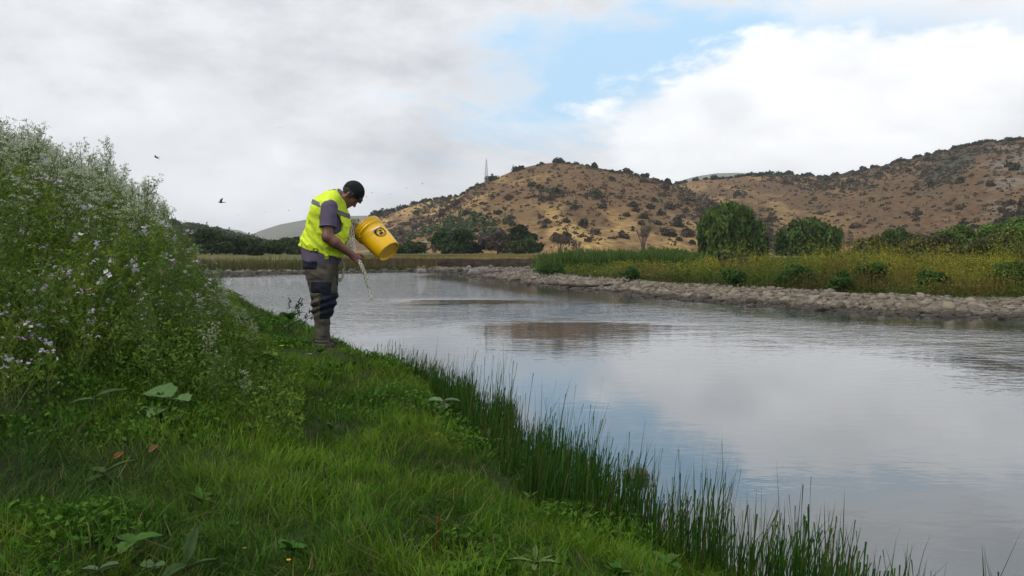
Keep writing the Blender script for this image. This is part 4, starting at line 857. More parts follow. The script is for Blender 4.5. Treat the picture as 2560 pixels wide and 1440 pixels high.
leafy('dock_plant', 330, 1345, 3.15, 'bright green broad-leaved weed near the bottom left edge', 'plant', [(30, 8, 1, .09, .06), (150, 6, 1, .09, .05), (270, 0, 1, .08, .05)], (.055, .12, .022), seed=13)
leafy('dock_plant', 385, 1405, 2.95, 'weed with two small round leaves beside the upright dock', 'plant', [(200, 15, 1, .04, .033), (340, 15, 1, .04, .033), (90, 10, .8, .03, .03)], (.075, .13, .05), seed=14)
leafy('dock_plant', 245, 1415, 2.95, 'weed with pale rounded leaf in the bottom left corner', 'plant', [(10, 20, 1, .06, .04), (190, 12, 1, .045, .035)], (.10, .13, .07), seed=15)
leafy('dock_plant', 235, 985, 5.0, 'long bent grey-green leaf in the grass below the mauve flowers', 'plant', [(35, 12, 1, .16, .05), (200, -5, .9, .12, .045)], (.065, .10, .035), seed=16)
leafy('dock_plant', 105, 740, 5.6, 'single broad upright leaf rising from the left thicket', 'plant', [(90, 80, .9, .20, .07), (260, 30, .6, .12, .06)], (.045, .11, .018), seed=17)
# small broad-leaved rosettes scattered through the grass
def rosettes():
    rng = np.random.default_rng(17); vs = [[leaf_mesh(900+k*5+j, .075*rng.uniform(.8, 1.2), .030*rng.uniform(.8, 1.5), .08, np.array((.042, .110, .016))*rng.uniform(.75, 1.35)*np.array((rng.uniform(.9, 1.4), 1, 1)), .3) for j in range(3)] for k in range(5)]
    x = rng.uniform(-3.2, 1.0, 400); y = rng.uniform(2.3, 8.0, 400); zz, dn, df, wet, nb, cut = ground(x, y, True); n = 0
    for i in range(400):
        px = 1280+F*x[i]/y[i]
        if not nb[i] or dn[i] < .3 or not -50 < px < 1900 or n >= 34 or (px < 500 and y[i] > 5.2): continue
        n += 1; root = empty('broadleaf_rosette', (x[i], y[i], zz[i]+.035), 'small low broad-leaved rosette growing in the near grass', 'plant', 'rosettes in the near grass', rng.uniform(0, 6.28), rng.uniform(.45, 1.0)); v = vs[rng.integers(0, 5)]; m = rng.integers(5, 8)
        for j in range(m): o = ob('leaf', v[j % 3], root); o.rotation_euler = (rng.normal(0, .2), -rng.uniform(.15, .9), j*6.28/m+rng.normal(0, .25))
rosettes()
# dead stems, fallen leaf, small flowers
def stick(name, pts, r, col, label, cat):
    v, q = tube(pts, r, 6); base = pts[0]; v = v-np.array(base); o = ob(name, me(name, v, q, np.array(col), True, [BIGLEAF]), None, base); tag(o, label, cat)
x, Y = on_ground(1090, 1385, .0); zg = gz(x, Y)
stick('dry_stem', [(x, Y, zg), (x+.004, Y, zg+.05), (x+.012, Y, zg+.13)], [.004, .0038, .003], (.15, .035, .016), 'broken reddish-brown stem standing in the front grass', 'stem')
x, Y = on_ground(295, 1195, .05); zg = gz(x, Y)
stick('straw_stem', [(x, Y, zg+.05), (x+.03, Y, zg+.10), (x+.055, Y-.01, zg+.145)], [.0018, .0018, .0015], (.34, .27, .13), 'pale straw sticking up beside the reddish-tipped dock', 'straw')
for (px, py, Y, c, lab) in ((372, 1132, 4.0, (.20, .10, .045), 'curled orange-brown dead leaf lying in the grass'), (455, 820, 7.2, (.25, .12, .02), 'orange withered leaf at the thicket edge'), (285, 1148, 3.9, (.20, .09, .035), 'small brown withered leaf behind the dock')):
    x, Y = on_ground(px, py, .06); z = gz(x, Y)+.06; o = ob('dead_leaf', leaf_mesh(int(px), .06*Y/4, .03*Y/4, .15, c, .5), None, (x, Y, z)); o.rotation_euler = (.4, -.5, 1.0); tag(o, lab, 'leaf')
def daisy(px, py, Y, r, c, label, n=11):
    x, Y = on_ground(px, py, .09); zg = gz(x, Y); z = zg+.09; root = empty('flower', (x, Y, zg), label, 'flower'); h = z-zg
    v, q = tube([(0, 0, 0), (.004, 0, h*.5), (0, 0, h)], [.0016, .0014, .0012], 5); ob('stem', me('stem', v, q, np.array((.08, .12, .03)), True, [BIGLEAF]), root)
    V = []; T = []
    for k in range(n):
        a = k/n*6.28; w = np.array((math.cos(a)*.8, math.sin(a)*.8-.3, .6)); s = np.array((-math.sin(a), math.cos(a), 0)); b = len(V); V += [np.zeros(3), w*r*.6+s*r*.28, w*r*1.1, w*r*.6-s*r*.28]; T += [(b, b+1, b+2), (b, b+2, b+3)]
    ob('petals', me('petals', np.array(V)+(0, 0, h), np.array(T), np.array(c), False, [BIGLEAF]), root)
daisy(722, 1407, 3.0, .009, (.65, .45, .03), 'single yellow flower in the bottom grass'); daisy(612, 1380, 3.05, .008, (.30, .17, .06), 'withered brown flower head left of the yellow flower', 8)
daisy(704, 868, 7.4, .028, (.55, .55, .02), 'bright yellow-green flower cluster left of the man\'s feet'); daisy(870, 866, 7.9, .02, (.42, .22, .40), 'pink flower right of the man\'s boots'); daisy(668, 862, 7.5, .022, (.36, .14, .34), 'magenta flower left of the yellow-green flower')
daisy(945, 868, 7.9, .018, (.45, .35, .48), 'pale pink flower at the water edge right of the man'); daisy(775, 888, 7.3, .02, (.50, .40, .48), 'pale mauve flowers just below the man\'s boots')
# seed-pod sprays against the water, left of the man
def spray(px, py0, py1, Y, label, seed):
    rng = np.random.default_rng(seed); x = (px-1280)/F*Y; zg = gz(x, Y); top = CZ-(py0-HZ)/F*Y-zg; root = empty('seed_spray', (x, Y, zg), label, 'plant'); S = Acc(); Pd = Acc()
    for k in range(4):
        a = rng.uniform(-.5, .5); tip = np.array((a*.35+.08, rng.normal(0, .05), top*rng.uniform(.7, 1))); v, q = tube([(0, 0, 0), tip*.5+(-.02, 0, .03), tip], [.003, .0025, .0012], 4); S.add(v, q, (.05, .075, .03))
        for j in range(8):
            f = rng.uniform(.5, 1); p = tip*f; d = np.array((rng.normal(.3, .5), rng.normal(0, .4), 1.0)); d /= np.linalg.norm(d); v, q = tube([p, p+d*.012, p+d*.030, p+d*.048], [.0015, .006, .006, .001], 5); Pd.add(v, q, (.035, .045, .030))
    ob('stems', S.mesh('stems', LEAF), root); tag(ob('pods', Pd.mesh('pods', LEAF, True), root), kind='stuff')
spray(718, 738, 790, 10.4, 'dark seed-pod sprays against the water between thicket and man', 5); spray(752, 768, 800, 10.0, 'small dark seed-pod spray just left of the man\'s knees', 6)
# half-submerged rock behind the rushes
x, Y = P(1590, 1196, 4.80)[:2]; rr = np.random.default_rng(8); v, t = ico(3); nzs = 1+.06*np.sin(v@rr.normal(size=3)*4)+.05*np.sin(v@rr.normal(size=3)*7); v = v*nzs[:, None]*np.array((.078, .05, .040))
cc = lerp((.115, .110, .096), (.28, .26, .22), np.exp(-((v[:, 2]+.012)/.006)**2)); 
tag(ob('rock', me('rock', v, t, cc, True, [STONE]), None, (x, Y, .022)), 'smooth brown rock half out of the water behind the rushes', 'rock')
# ---- swallows
BIRD = mat('bird_plumage', (.018, .018, .022), rough=.8)
def bird(px, py, Y, span, bank, label, head_, group=None):
    p = P(px, py, Y); root = empty('swallow', p, label, 'bird', group); root.rotation_euler = (0, 0, head_); b = span*.45
    v, q = tube([(-b*.75, 0, 0), (-b*.4, 0, 0), (0, 0, 0), (b*.35, 0, .01*span), (b*.55, 0, .02*span), (b*.68, 0, .015*span)], [.004*span, .05*span, .085*span, .075*span, .05*span, .005*span], 7)
    ob('body', me('body', v, q, None, True, [BIRD]), root)
    for s in (-1, 1):
        r, th = bank[0 if s < 0 else 1], .012*span; L2 = span/2
        pts = np.array([(b*.3, 0, 0), (b*.35, .35, 0), (b*.05, .75, 0), (-b*.45, 1, 0), (-b*.2, .6, 0), (-b*.25, 0, 0)]); cth, sth = math.cos(r), math.sin(r)
        q3 = np.array([(a, s*l*L2*cth, l*L2*sth) for a, l, _ in pts]); V = np.concatenate([q3+(0, 0, th/2), q3-(0, 0, th/2)]); n = 6
        Fq = [(i, (i+1) % n, n+(i+1) % n, n+i) for i in range(n)]; Ft = [(0, 1, 5), (1, 4, 5), (1, 2, 4), (2, 3, 4)]; Ft += [tuple(n+i for i in f[::-1]) for f in Ft]
        ob('wing', me('wing', V, [np.array(Ft), np.array(Fq)], None, False, [BIRD]), root)
    for s in (-1, 1):
        V = np.array([(-b*.65, 0, .01), (-b*1.25, s*b*.25, 0), (-b*.7, s*b*.12, 0), (-b*.65, 0, -.01)]); ob('tail_feather', me('tail_feather', V, np.array([(0, 1, 2), (3, 2, 1), (0, 3, 1), (0, 2, 3)]), None, False, [BIRD]), root)
bird(391, 393, 22, .21, (-.5, .5), 'swallow gliding above the flower thicket, nearer its top', 2.9); bird(553, 506, 22, .25, (1.2, 1.35), 'swallow with raised wings right of the flower thicket', 3.3)
for k, (px, py) in enumerate(((596, 538), (661, 532), (722, 526), (700, 319), (916, 492), (930, 482), (975, 485), (1016, 470), (1056, 459))):
    bird(px, py, 75, .22, (.4, .5), 'tiny distant swallow, a dark speck in the clouded sky', 1.5+k, 'distant swallows in the sky')
bird(1262, 727, 30, .30, (.3, .4), 'swallow skimming low over the middle of the river', 2.6)
# ================================================================== the man, his bucket and rope
def surfnet(V, lo, h):
    neg = V < 0; n = tuple(s-1 for s in V.shape)
    acc = np.zeros(n+(3,), np.float32); cnt = np.zeros(n, np.float32)
    for ax in range(3):
        o = [a for a in range(3) if a != ax]
        for i in (0, 1):
            for j in (0, 1):
                s0 = [None]*3; s0[ax] = slice(0, n[ax]); s0[o[0]] = slice(i, i+n[o[0]]); s0[o[1]] = slice(j, j+n[o[1]])
                s1 = list(s0); s1[ax] = slice(1, n[ax]+1)
                a, b = V[tuple(s0)], V[tuple(s1)]; m = neg[tuple(s0)] != neg[tuple(s1)]
                t = np.where(m, a/np.where(m, a-b, 1), 0)
                acc[..., ax] += t; acc[..., o[0]] += m*i; acc[..., o[1]] += m*j; cnt += m
    act = cnt > 0; idx = np.full(n, -1, np.int64); idx[act] = np.arange(act.sum())
    ii = np.stack(np.nonzero(act), 1); P_ = np.asarray(lo)+h*(ii+acc[act]/cnt[act][:, None])
    Q = []
    for ax in range(3):
        o = [(ax+1) % 3, (ax+2) % 3]
        s0 = [slice(1, n[k]) for k in range(3)]; s0[ax] = slice(0, n[ax]); s1 = list(s0); s1[ax] = slice(1, n[ax]+1)
        a, b = neg[tuple(s0)], neg[tuple(s1)]
        def c(di, dj):
            s = [None]*3; s[ax] = slice(0, n[ax]); s[o[0]] = slice(1-di, n[o[0]]-di); s[o[1]] = slice(1-dj, n[o[1]]-dj); return idx[tuple(s)]
        q = np.stack([c(1, 1), c(0, 1), c(0, 0), c(1, 0)], -1)
        Q.append(q[a & ~b]); Q.append(q[b & ~a][:, ::-1])
    return P_, np.concatenate(Q)
class Field:
    """signed distance field on a grid, filled primitive by primitive"""
    def __init__(s, lo, hi, h):
        s.lo, s.h = np.array(lo, float), h
        s.ax = [np.arange(lo[k], hi[k]+h, h, dtype=np.float32) for k in range(3)]
        s.V = np.full([len(a) for a in s.ax], .25, np.float32)
    def sl(s, lo, hi):
        r = []
        for k in range(3):
            a = max(0, int((lo[k]-s.lo[k])/s.h)); b = min(len(s.ax[k]), int((hi[k]-s.lo[k])/s.h)+2); r.append(slice(a, max(b, a)))
        return tuple(r)
    def add(s, f, lo, hi, k=.02, op='u'):
        sl = s.sl(np.array(lo)-3*k, np.array(hi)+3*k)
        X, Y, Z = np.meshgrid(s.ax[0][sl[0]], s.ax[1][sl[1]], s.ax[2][sl[2]], indexing='ij')
        if X.size == 0: return
        d = f(X, Y, Z).astype(np.float32); a = s.V[sl]
        if op == 'u': h = np.clip(.5+.5*(a-d)/k, 0, 1); s.V[sl] = a*(1-h)+d*h-k*h*(1-h)
        elif op == 's': s.V[sl] = np.maximum(a, -d)
        elif op == 'i': s.V[sl] = np.maximum(a, d)
    def cone(s, a, b, ra, rb, k=.02, sq=(1, 1, 1)):
        a, b = np.array(a, float), np.array(b, float); ab = b-a; L = ab@ab+1e-9
        def f(X, Y, Z):
            t = np.clip(((X-a[0])*ab[0]+(Y-a[1])*ab[1]+(Z-a[2])*ab[2])/L, 0, 1)
            return np.sqrt(((X-a[0]-t*ab[0])/sq[0])**2+((Y-a[1]-t*ab[1])/sq[1])**2+((Z-a[2]-t*ab[2])/sq[2])**2)-(ra+(rb-ra)*t)
        R = max(ra, rb)*max(sq); s.add(f, np.minimum(a, b)-R, np.maximum(a, b)+R, k)
    def chain(s, pts, rr, k=.012):
        for i in range(len(pts)-1): s.cone(pts[i], pts[i+1], rr[i], rr[i+1], k)
    def ell(s, c, ax3, r, k=.02, op='u'):
        c = np.array(c, float); A = [np.array(v, float) for v in ax3]
        def f(X, Y, Z):
            q = 0
            for v, rr in zip(A, r): q = q+(((X-c[0])*v[0]+(Y-c[1])*v[1]+(Z-c[2])*v[2])/rr)**2
            return (np.sqrt(q)-1)*min(r)
        s.add(f, c-max(r), c+max(r), k, op)
    def mesh(s, name, m, smooth=True):
        P_, Q = surfnet(s.V, s.lo, s.h)
        lab = np.arange(len(P_))                            # keep only the largest connected surface
        for _ in range(400):
            mn = lab[Q].min(1); new = lab.copy(); np.minimum.at(new, Q.ravel(), np.repeat(mn, 4)); new = new[new]
            if (new == lab).all(): break
            lab = new
        best = np.bincount(lab).argmax(); fk = lab[Q[:, 0]] == best; used = np.nonzero(lab == best)[0]; mp = np.zeros(len(P_), int); mp[used] = np.arange(len(used)); P_, Q = P_[used], mp[Q[fk]]
        return me(name, P_, Q, None, smooth, [m])
def loft(tab, p=2.0):
    """tab rows: z, x0, x1, ry, cy"""
    T = np.array(tab, float); T = T[np.argsort(T[:, 0])]
    def f(X, Y, Z):
        x0 = np.interp(Z, T[:, 0], T[:, 1]); x1 = np.interp(Z, T[:, 0], T[:, 2]); ry = np.interp(Z, T[:, 0], T[:, 3]); cy_ = np.interp(Z, T[:, 0], T[:, 4])
        rx = (x1-x0)/2; q = (np.abs((X-(x0+x1)/2)/rx)**p+np.abs((Y-cy_)/ry)**p)**(1/p)
        d = (q-1)*np.minimum(rx, ry)
        return np.maximum(d, np.maximum(T[0, 0]-Z, Z-T[-1, 0]))
    return f
SKIN = mat('skin', (.175, .080, .054), rough=.5, spec=.4, var=.12, nscale=14)
VEST = mat('hi_vis_cloth', (.74, .90, .050), rough=.7, spec=.2, var=.09, nscale=9, bump=.3, bscale=50, trans=.10)
SHIRT = mat('purple_grey_cloth', (.120, .098, .145), rough=.9, spec=.1, var=.12, nscale=12, bump=.2, bscale=120)
TROUS = mat('taupe_work_cloth', (.088, .077, .062), rough=.9, spec=.1, var=.22, nscale=9, bump=.25, bscale=110)
NAVY = mat('navy_cloth', (.020, .022, .034), rough=.9, spec=.1, var=.2, nscale=12)
REFL = mat('grey_reflective_tape', (.085, .092, .092), rough=.45, spec=.5, var=.1)
BLACKC = mat('black_cap_cloth', (.012, .012, .014), rough=.85, spec=.2, var=.2, nscale=20)
HAIRM = mat('black_hair', (.010, .009, .009), rough=.5, spec=.5, bump=.6, bscale=160)
BOOT = mat('dark_brown_boot', (.030, .022, .017), rough=.7, spec=.3, var=.25)
MX, MY = (805-1280)/F*7.8, 7.8; MZ = gz(MX, MY) if 'gz' in globals() else .41
MS = F/7.8
def L(px, py, y=0.0): return np.array([(px-805)/MS, y, (872-py)/MS])
man = empty('person', (MX, MY, MZ-.012), 'man in yellow-green hi-vis vest and black cap bending over rope at the water edge', 'person')
TOR = [(.84, -.176, .150, .180, 0), (.906, -.195, .205, .200, 0), (1.004, -.213, .232, .208, 0), (1.10, -.187, .252, .205, 0), (1.20, -.152, .258, .212, 0), (1.297, -.121, .246, .226, 0),
       (1.375, -.094, .229, .226, 0), (1.434, -.066, .212, .205, 0), (1.475, -.036, .190, .165, 0), (1.510, .010, .165, .11, 0), (1.545, .055, .145, .065, 0)]
# body: head, neck, arms, hands, trunk and legs in one surface
hp = rad(55); f_ = np.array([math.cos(hp), 0, -math.sin(hp)]); u_ = np.array([math.sin(hp), 0, math.cos(hp)]); s_ = np.array([0, 1., 0])
EAR = L(873, 487); HC = EAR+.012*u_+.008*f_
def hd(f, y, u): return HC+f*f_+y*s_+u*u_
def head_shapes(B):
    B.ell(hd(-.008, 0, .045), (f_, s_, u_), (.098, .077, .088), .02)             # skull
    B.ell(hd(.035, 0, -.035), (f_, s_, u_), (.062, .060, .088), .03)             # face
    B.ell(hd(.062, 0, -.098), (f_, s_, u_), (.030, .034, .024), .025)            # chin
    B.cone(hd(-.005, .052, -.045), hd(.055, .025, -.100), .022, .018, .025); B.cone(hd(-.005, -.052, -.045), hd(.055, -.025, -.100), .022, .018, .025)   # jaw
    B.cone(hd(.082, .022, .018), hd(.082, -.022, .018), .015, .015, .015)        # brow
    B.cone(hd(.090, 0, .006), hd(.112, 0, -.034), .009, .013, .010)              # nose
    B.ell(hd(.102, .012, -.040), (f_, s_, u_), (.012, .009, .008), .006); B.ell(hd(.102, -.012, -.040), (f_, s_, u_), (.012, .009, .008), .006)
    B.cone(hd(.088, .018, -.066), hd(.088, -.018, -.066), .008, .008, .008); B.cone(hd(.085, .016, -.078), hd(.085, -.016, -.078), .009, .009, .006)   # lips
    for sg in (-1, 1):
        B.ell(hd(.060, sg*.042, -.022), (f_, s_, u_), (.022, .018, .020), .015)  # cheek
        B.ell(hd(.088, sg*.031, -.002), (f_, s_, u_), (.010, .014, .009), .004, 's')   # eye socket
        B.ell(hd(.080, sg*.031, -.002), (f_, s_, u_), (.011, .013, .010), .003)  # eyelid
        B.ell(hd(-.006, sg*.080, -.008), (f_*.95+u_*.2, s_, u_), (.017, .010, .030), .006)  # ear
        B.ell(hd(.000, sg*.090, -.006), (f_, s_, u_), (.008, .006, .015), .003, 's')
def hand(B, wr, d, n, curl, sgn, grip=1.0):
    """palm from the wrist along d, back of the hand towards n; fingers curl away from n"""
    d = np.array(d, float); d /= np.linalg.norm(d); n = np.array(n, float); n -= d*(n@d); n /= np.linalg.norm(n); w = np.cross(d, n)*sgn
    kn = wr+d*.085
    for k in range(4):
        q = (k-1.5)*.020
        B.cone(wr+w*q*.6+d*.01, kn+w*q, .017, .012, .012)
    for k, (ln, ra) in enumerate(((.076, .0092), (.086, .0095), (.080, .0092), (.062, .0080))):
        p = kn+w*(k-1.5)*.021; dir_ = d.copy(); pts = [p]; a = 0
        for seg, fr in enumerate((.42, .32, .26)):
            a += curl*(.9, 1.1, .9)[seg]; v = d*math.cos(a)-n*math.sin(a); p = p+v*ln*fr; pts.append(p)
        B.chain(pts, [ra*1.12, ra, ra*.92, ra*.75], .005)
    tb = wr+d*.025-w*.030-n*.008; t1 = tb+d*.032-w*.022-n*.014; t2 = t1+d*.026+(-w*.2-n*.8)*.022*grip; t3 = t2+d*.016+(w*.5-n*.7)*.018*grip
    B.chain([tb, t1, t2, t3], [.017, .0125, .011, .0085], .008)
RSH, REL, RWR = L(834, 522, -.200), L(834, 594, -.262), L(887, 636, -.175)
LSH, LEL, LWR = L(836, 522, .200), L(840, 594, .235), L(871, 580, .085)
B = Field((-.30, -.40, -.02), (.52, .40, 1.72), .0075)
B.add(loft([(r[0], r[1]+.03, r[2]-.03, max(r[3]-.03, .03), 0) for r in TOR], 2.2), (-.25, -.25, .83), (.28, .25, 1.56), .03)
B.cone(L(840, 488), L(864, 496), .060, .058, .03)
head_shapes(B)
B.chain([RSH, REL], [.050, .052], .02); B.cone(REL, L(851, 607, -.245), .052, .052, .02); B.cone(L(851, 607, -.245), RWR, .052, .031, .02)
B.chain([LSH, LEL], [.050, .050], .02); B.cone(LEL, L(852, 590, .190), .050, .050, .02); B.cone(L(852, 590, .190), LWR, .050, .031, .02)
hand(B, RWR+np.array([.008, .0, -.006]), (.78, .16, -.62), (-.05, -.95, .25), .62, 1)
LHD = np.array((.88, .10, .02))
hand(B, LWR+np.array([.004, 0, -.004]), LHD, (-.10, -.90, .10), .34, -1, .6)
for sg in (-1, 1):
    B.chain([(-.01, sg*.09, .88), (.02, sg*.10, .48), (.008-.012*sg, sg*.10, .08)], [.09, .055, .034], .03)
    B.cone((-.008-.014*sg, sg*.10, .05), (.08-.014*sg, sg*.115, .035), .030, .026, .02)
bd = ob('body', B.mesh('body', SKIN), man)
# shirt with short sleeves
S = Field((-.30, -.42, .78), (.34, .42, 1.60), .0075)
def fold(X, Y, Z, amp, sc, st=(1, 1, .35), seed=0): return amp*(vn3(X*st[0], Y*st[1], Z*st[2], sc, seed)*2-1)
tl = loft([(r[0], r[1]+.014, r[2]-.014, r[3]-.010, 0) for r in [(.79, -.200, .170, .212, 0), (.90, -.206, .200, .214, 0)]+TOR[2:]], 2.2)
S.add(lambda X, Y, Z: tl(X, Y, Z)+fold(X, Y, Z, .005, 22), (-.27, -.27, .78), (.30, .27, 1.56), .02)
S.add(lambda X, Y, Z: (.838-.10*np.clip(X+.03, -.2, .06)*1.0)-Z+.005*np.sin(X*30), (-.3, -.45, .75), (.4, .45, .9), .001, 'i')
for sh, el, sg in ((RSH, REL, -1), (LSH, LEL, 1)):
    dv = (el-sh)/np.linalg.norm(el-sh); hem = sh+dv*.195
    s0 = sh+np.array([.004, sg*.004, .004])
    def slv(X, Y, Z, a=s0, h=hem, d=dv):
        ab = h-a; t = np.clip(((X-a[0])*ab[0]+(Y-a[1])*ab[1]+(Z-a[2])*ab[2])/(ab@ab), 0, 1.2)
        r = np.sqrt((X-a[0]-t*ab[0])**2+((Y-a[1]-t*ab[1])/.95)**2+(Z-a[2]-t*ab[2])**2)-(.079+.001*t+.004*np.clip((t-.93)*30, 0, 1))
        return np.maximum(r+.004*(vn3(X, Y, Z*.6, 24, 6)*2-1), (X-h[0])*d[0]+(Y-h[1])*d[1]+(Z-h[2])*d[2])
    S.add(slv, np.minimum(s0, hem)-.09, np.maximum(s0, hem)+.09, .012)
S.cone(L(843, 492), L(852, 486), .060, .061, .02)
S.ell(L(866, 478), (f_, s_, u_), (.075, .062, .07), .01, 's')
shirt = ob('shirt', S.mesh('shirt', SHIRT), man)
# hi-vis vest
def vest_d(X, Y, Z):
    w = .008*(vn3(X+.75*Z, Y, Z*.4-.3*X, 24, 3)*2-1)+  .017*(vn3(X+.7*Z, Y*1.3, Z*.5-.2*X, 10, 5)*2-1)
    lowx = np.clip((1.15-Z)/.25, 0, 1); w = w+.006*lowx*np.sin((Z*.9+X*.5)*75+4*vn3(X, Y, Z, 8, 1))
    cr = vn3(X+.9*Z, Y*.8, Z*.35-.4*X, 15, 8); w = w-.010*np.clip(1-np.abs(cr*2-1)*3.2, 0, 1)
    return vt_(X, Y, Z)+w
vt_ = loft([(.80, -.20, .205, .205, 0)]+[(r[0], r[1]-.004, r[2]+.006, r[3]+.012, 0) for r in TOR], 2.2)
def hemz(X): return 1.000-.285*(X+.21)*np.where(X < .10, 1, 1)+0
def arm_cut(VF, grow=0.0):
    for sh, sg in ((RSH, -1), (LSH, 1)):
        a = L(836, 549, sg*.17); b = L(842, 566, sg*.18)
        VF.add(lambda X, Y, Z, a=a, b=b: (lambda t: np.sqrt(((X-a[0]-t*(b[0]-a[0]))/1.0)**2+((Z-a[2]-t*(b[2]-a[2]))/1.0)**2)-.086-grow-.35*np.clip(np.abs(Y)-.17, -.2, .1)*0)(np.clip(((X-a[0])*(b[0]-a[0])+(Z-a[2])*(b[2]-a[2]))/((b[0]-a[0])**2+(b[2]-a[2])**2), 0, 1)),
               (-.1, .125 if sg > 0 else -.30, 1.1), (.3, .30 if sg > 0 else -.125, 1.55), .001, 's')
def neck_cut(VF): VF.cone_cut = None; VF.add(lambda X, Y, Z: np.sqrt((X-L(864, 473)[0])**2+(Y*1.0)**2+(Z-L(864, 473)[2])**2)-.080, (-.05, -.15, 1.4), (.35, .15, 1.7), .001, 's')
VL = Field((-.30, -.30, .80), (.34, .30, 1.60), .0075)
VL.add(vest_d, (-.28, -.28, .80), (.32, .28, 1.57), .004)
for sg in (-1, 1): VL.cone(L(838, 494, sg*.07), L(833, 516, sg*.190), .060, .070, .03)
VL.add(lambda X, Y, Z: hemz(X)-Z+.005*np.sin(X*40+Y*25), (-.3, -.3, .8), (.34, .3, 1.15), .001, 'i')
arm_cut(VL); neck_cut(VL)
vest = ob('vest', VL.mesh('vest', VEST), man)
# reflective bands, tab and emblem on the vest
def over(name, base, off, region, lo, hi, m, parent, h=.005, cuts=()):
    R = Field(lo, hi, h); R.add(lambda X, Y, Z: np.maximum(base(X, Y, Z)-off, region(X, Y, Z)), lo, hi, .001)
    R.add(lambda X, Y, Z: base(X, Y, Z)+.02, lo, hi, .001, 's')
    for c in cuts: c(R)
    return ob(name, R.mesh(name, m), parent)
# band across back and chest, square to the leaning trunk
over('reflective_band', vest_d, .0032, lambda X, Y, Z: np.abs((Z-1.425)+.42*(X+.05))-.024, (-.14, -.27, 1.25), (.27, .27, 1.50), REFL, vest, cuts=(lambda R: arm_cut(R, .012), neck_cut))
over('waist_tab', vest_d, .012, lambda X, Y, Z: np.maximum(np.maximum(np.abs(X-.092-.06*(Z-.95))-.017, np.abs(Z-.935)-.062), Y+.05), (.04, -.26, .85), (.15, -.04, 1.02), VEST, vest)
over('care_emblem', vest_d, .004, lambda X, Y, Z: np.maximum(np.maximum(np.abs(np.sqrt(((X+.02+.3*(Z-1.0))/.022)**2+((Z-.962)/.013)**2)-1)*.01-.0025, Y+.05), -1), (-.07, -.26, .92), (.03, -.1, 1.0), NAVY, vest, .0035)
# neck trim of the vest
VC = Field((-.05, -.16, 1.33), (.28, .16, 1.62), .005)
VC.add(lambda X, Y, Z: np.maximum(vt_(X, Y, Z)-.010, np.abs(np.sqrt((X-L(864, 473)[0])**2+Y**2+(Z-L(864, 473)[2])**2)-.086)-.007), (-.05, -.16, 1.33), (.28, .16, 1.62), .001)
ob('neck_trim', VC.mesh('neck_trim', VEST), vest)
# trousers
def leg(sg, dx=0.0): return loft([(r_[0], r_[1]*(.95 if r_[0] > .35 else .86)+.004, r_[2]*(.95 if r_[0] > .35 else .86), r_[3]*(.96 if r_[0] > .35 else .88), r_[4]) for r_ in [(.02, -.088+dx, .102+dx, .088, sg*.105), (.06, -.080+dx, .092+dx, .090, sg*.105), (.10, -.070+dx, .084+dx, .082, sg*.105), (.20, -.068+dx, .083+dx, .080, sg*.103), (.30, -.085+dx, .096+dx, .086, sg*.100), (.40, -.096+dx, .128+dx, .096, sg*.100),
     (.49, -.103+dx, .150+dx, .104, sg*.098), (.55, -.115+dx, .153+dx, .106, sg*.097), (.67, -.136+dx, .149+dx, .108, sg*.095), (.80, -.160+dx, .146+dx, .104, sg*.090), (.84, -.168+dx, .144+dx, .10, sg*.088)]], 2.1)
legs = [leg(-1, .016), leg(1, -.022)]
hips = loft([(.70, -.145, .146, .195, 0), (.80, -.164, .146, .198, 0), (.92, -.170, .140, .182, 0)], 2.3)
def tfold(X, Y, Z):
    low = np.clip((.16-Z)/.14, 0, 1); knee = np.exp(-((Z-.42)/.12)**2)
    return .010*(vn3(X, Y, Z*1.4+X*.5, 17, 7)*2-1)+.009*low*np.sin(Z*190+X*18+3*vn3(X, Y, Z, 10, 2))+.009*knee*np.sin(Z*85-X*30+4*vn3(X, Y, Z, 7, 4))
def trous_d(X, Y, Z):
    d = np.minimum(legs[0](X, Y, Z), legs[1](X, Y, Z)); h_ = hips(X, Y, Z); k = .03; t = np.clip(.5+.5*(h_-d)/k, 0, 1)
    return h_*(1-t)+d*t-k*t*(1-t)+tfold(X, Y, Z)
T_ = Field((-.22, -.24, -.01), (.22, .24, .95), .0075)
T_.add(trous_d, (-.22, -.24, 0), (.22, .24, .93), .003)
trousers = ob('trousers', T_.mesh('trousers', TROUS), man)
def pan(name, x0, x1, z0, z1, slope=0.0, m=NAVY, off=.006, side=-1):
    def reg(X, Y, Z): return np.maximum(np.maximum(x0+slope*(Z-z1)-X, X-x1-slope*(Z-z1)*.9), np.maximum(np.maximum(z0-Z, Z-z1), side*-Y+.012))
    lo = (x0-.08, -.24 if side < 0 else 0, z0-.03); hi = (x1+.08, 0 if side < 0 else .24, z1+.03)
    return over(name, trous_d, off, reg, lo, hi, m, trousers, .0055)
for sd_ in (-1, 1):
    pan('hip_pocket', L(767, 0)[0], L(804, 0)[0], L(0, 671)[2], L(0, 652)[2], 0, NAVY, .007, sd_)
    pan('thigh_pocket', L(789, 0)[0], L(838, 0)[0], L(0, 729)[2], L(0, 703)[2], 0, NAVY, .010, sd_)
    pan('knee_panel', L(817, 0)[0], L(850, 0)[0], L(0, 794)[2], L(0, 730)[2], .13, NAVY, .006, sd_)
    pan('pocket_flap', L(787, 0)[0], L(812, 0)[0], L(0, 760)[2], L(0, 731)[2], 0, TROUS, .016, sd_)
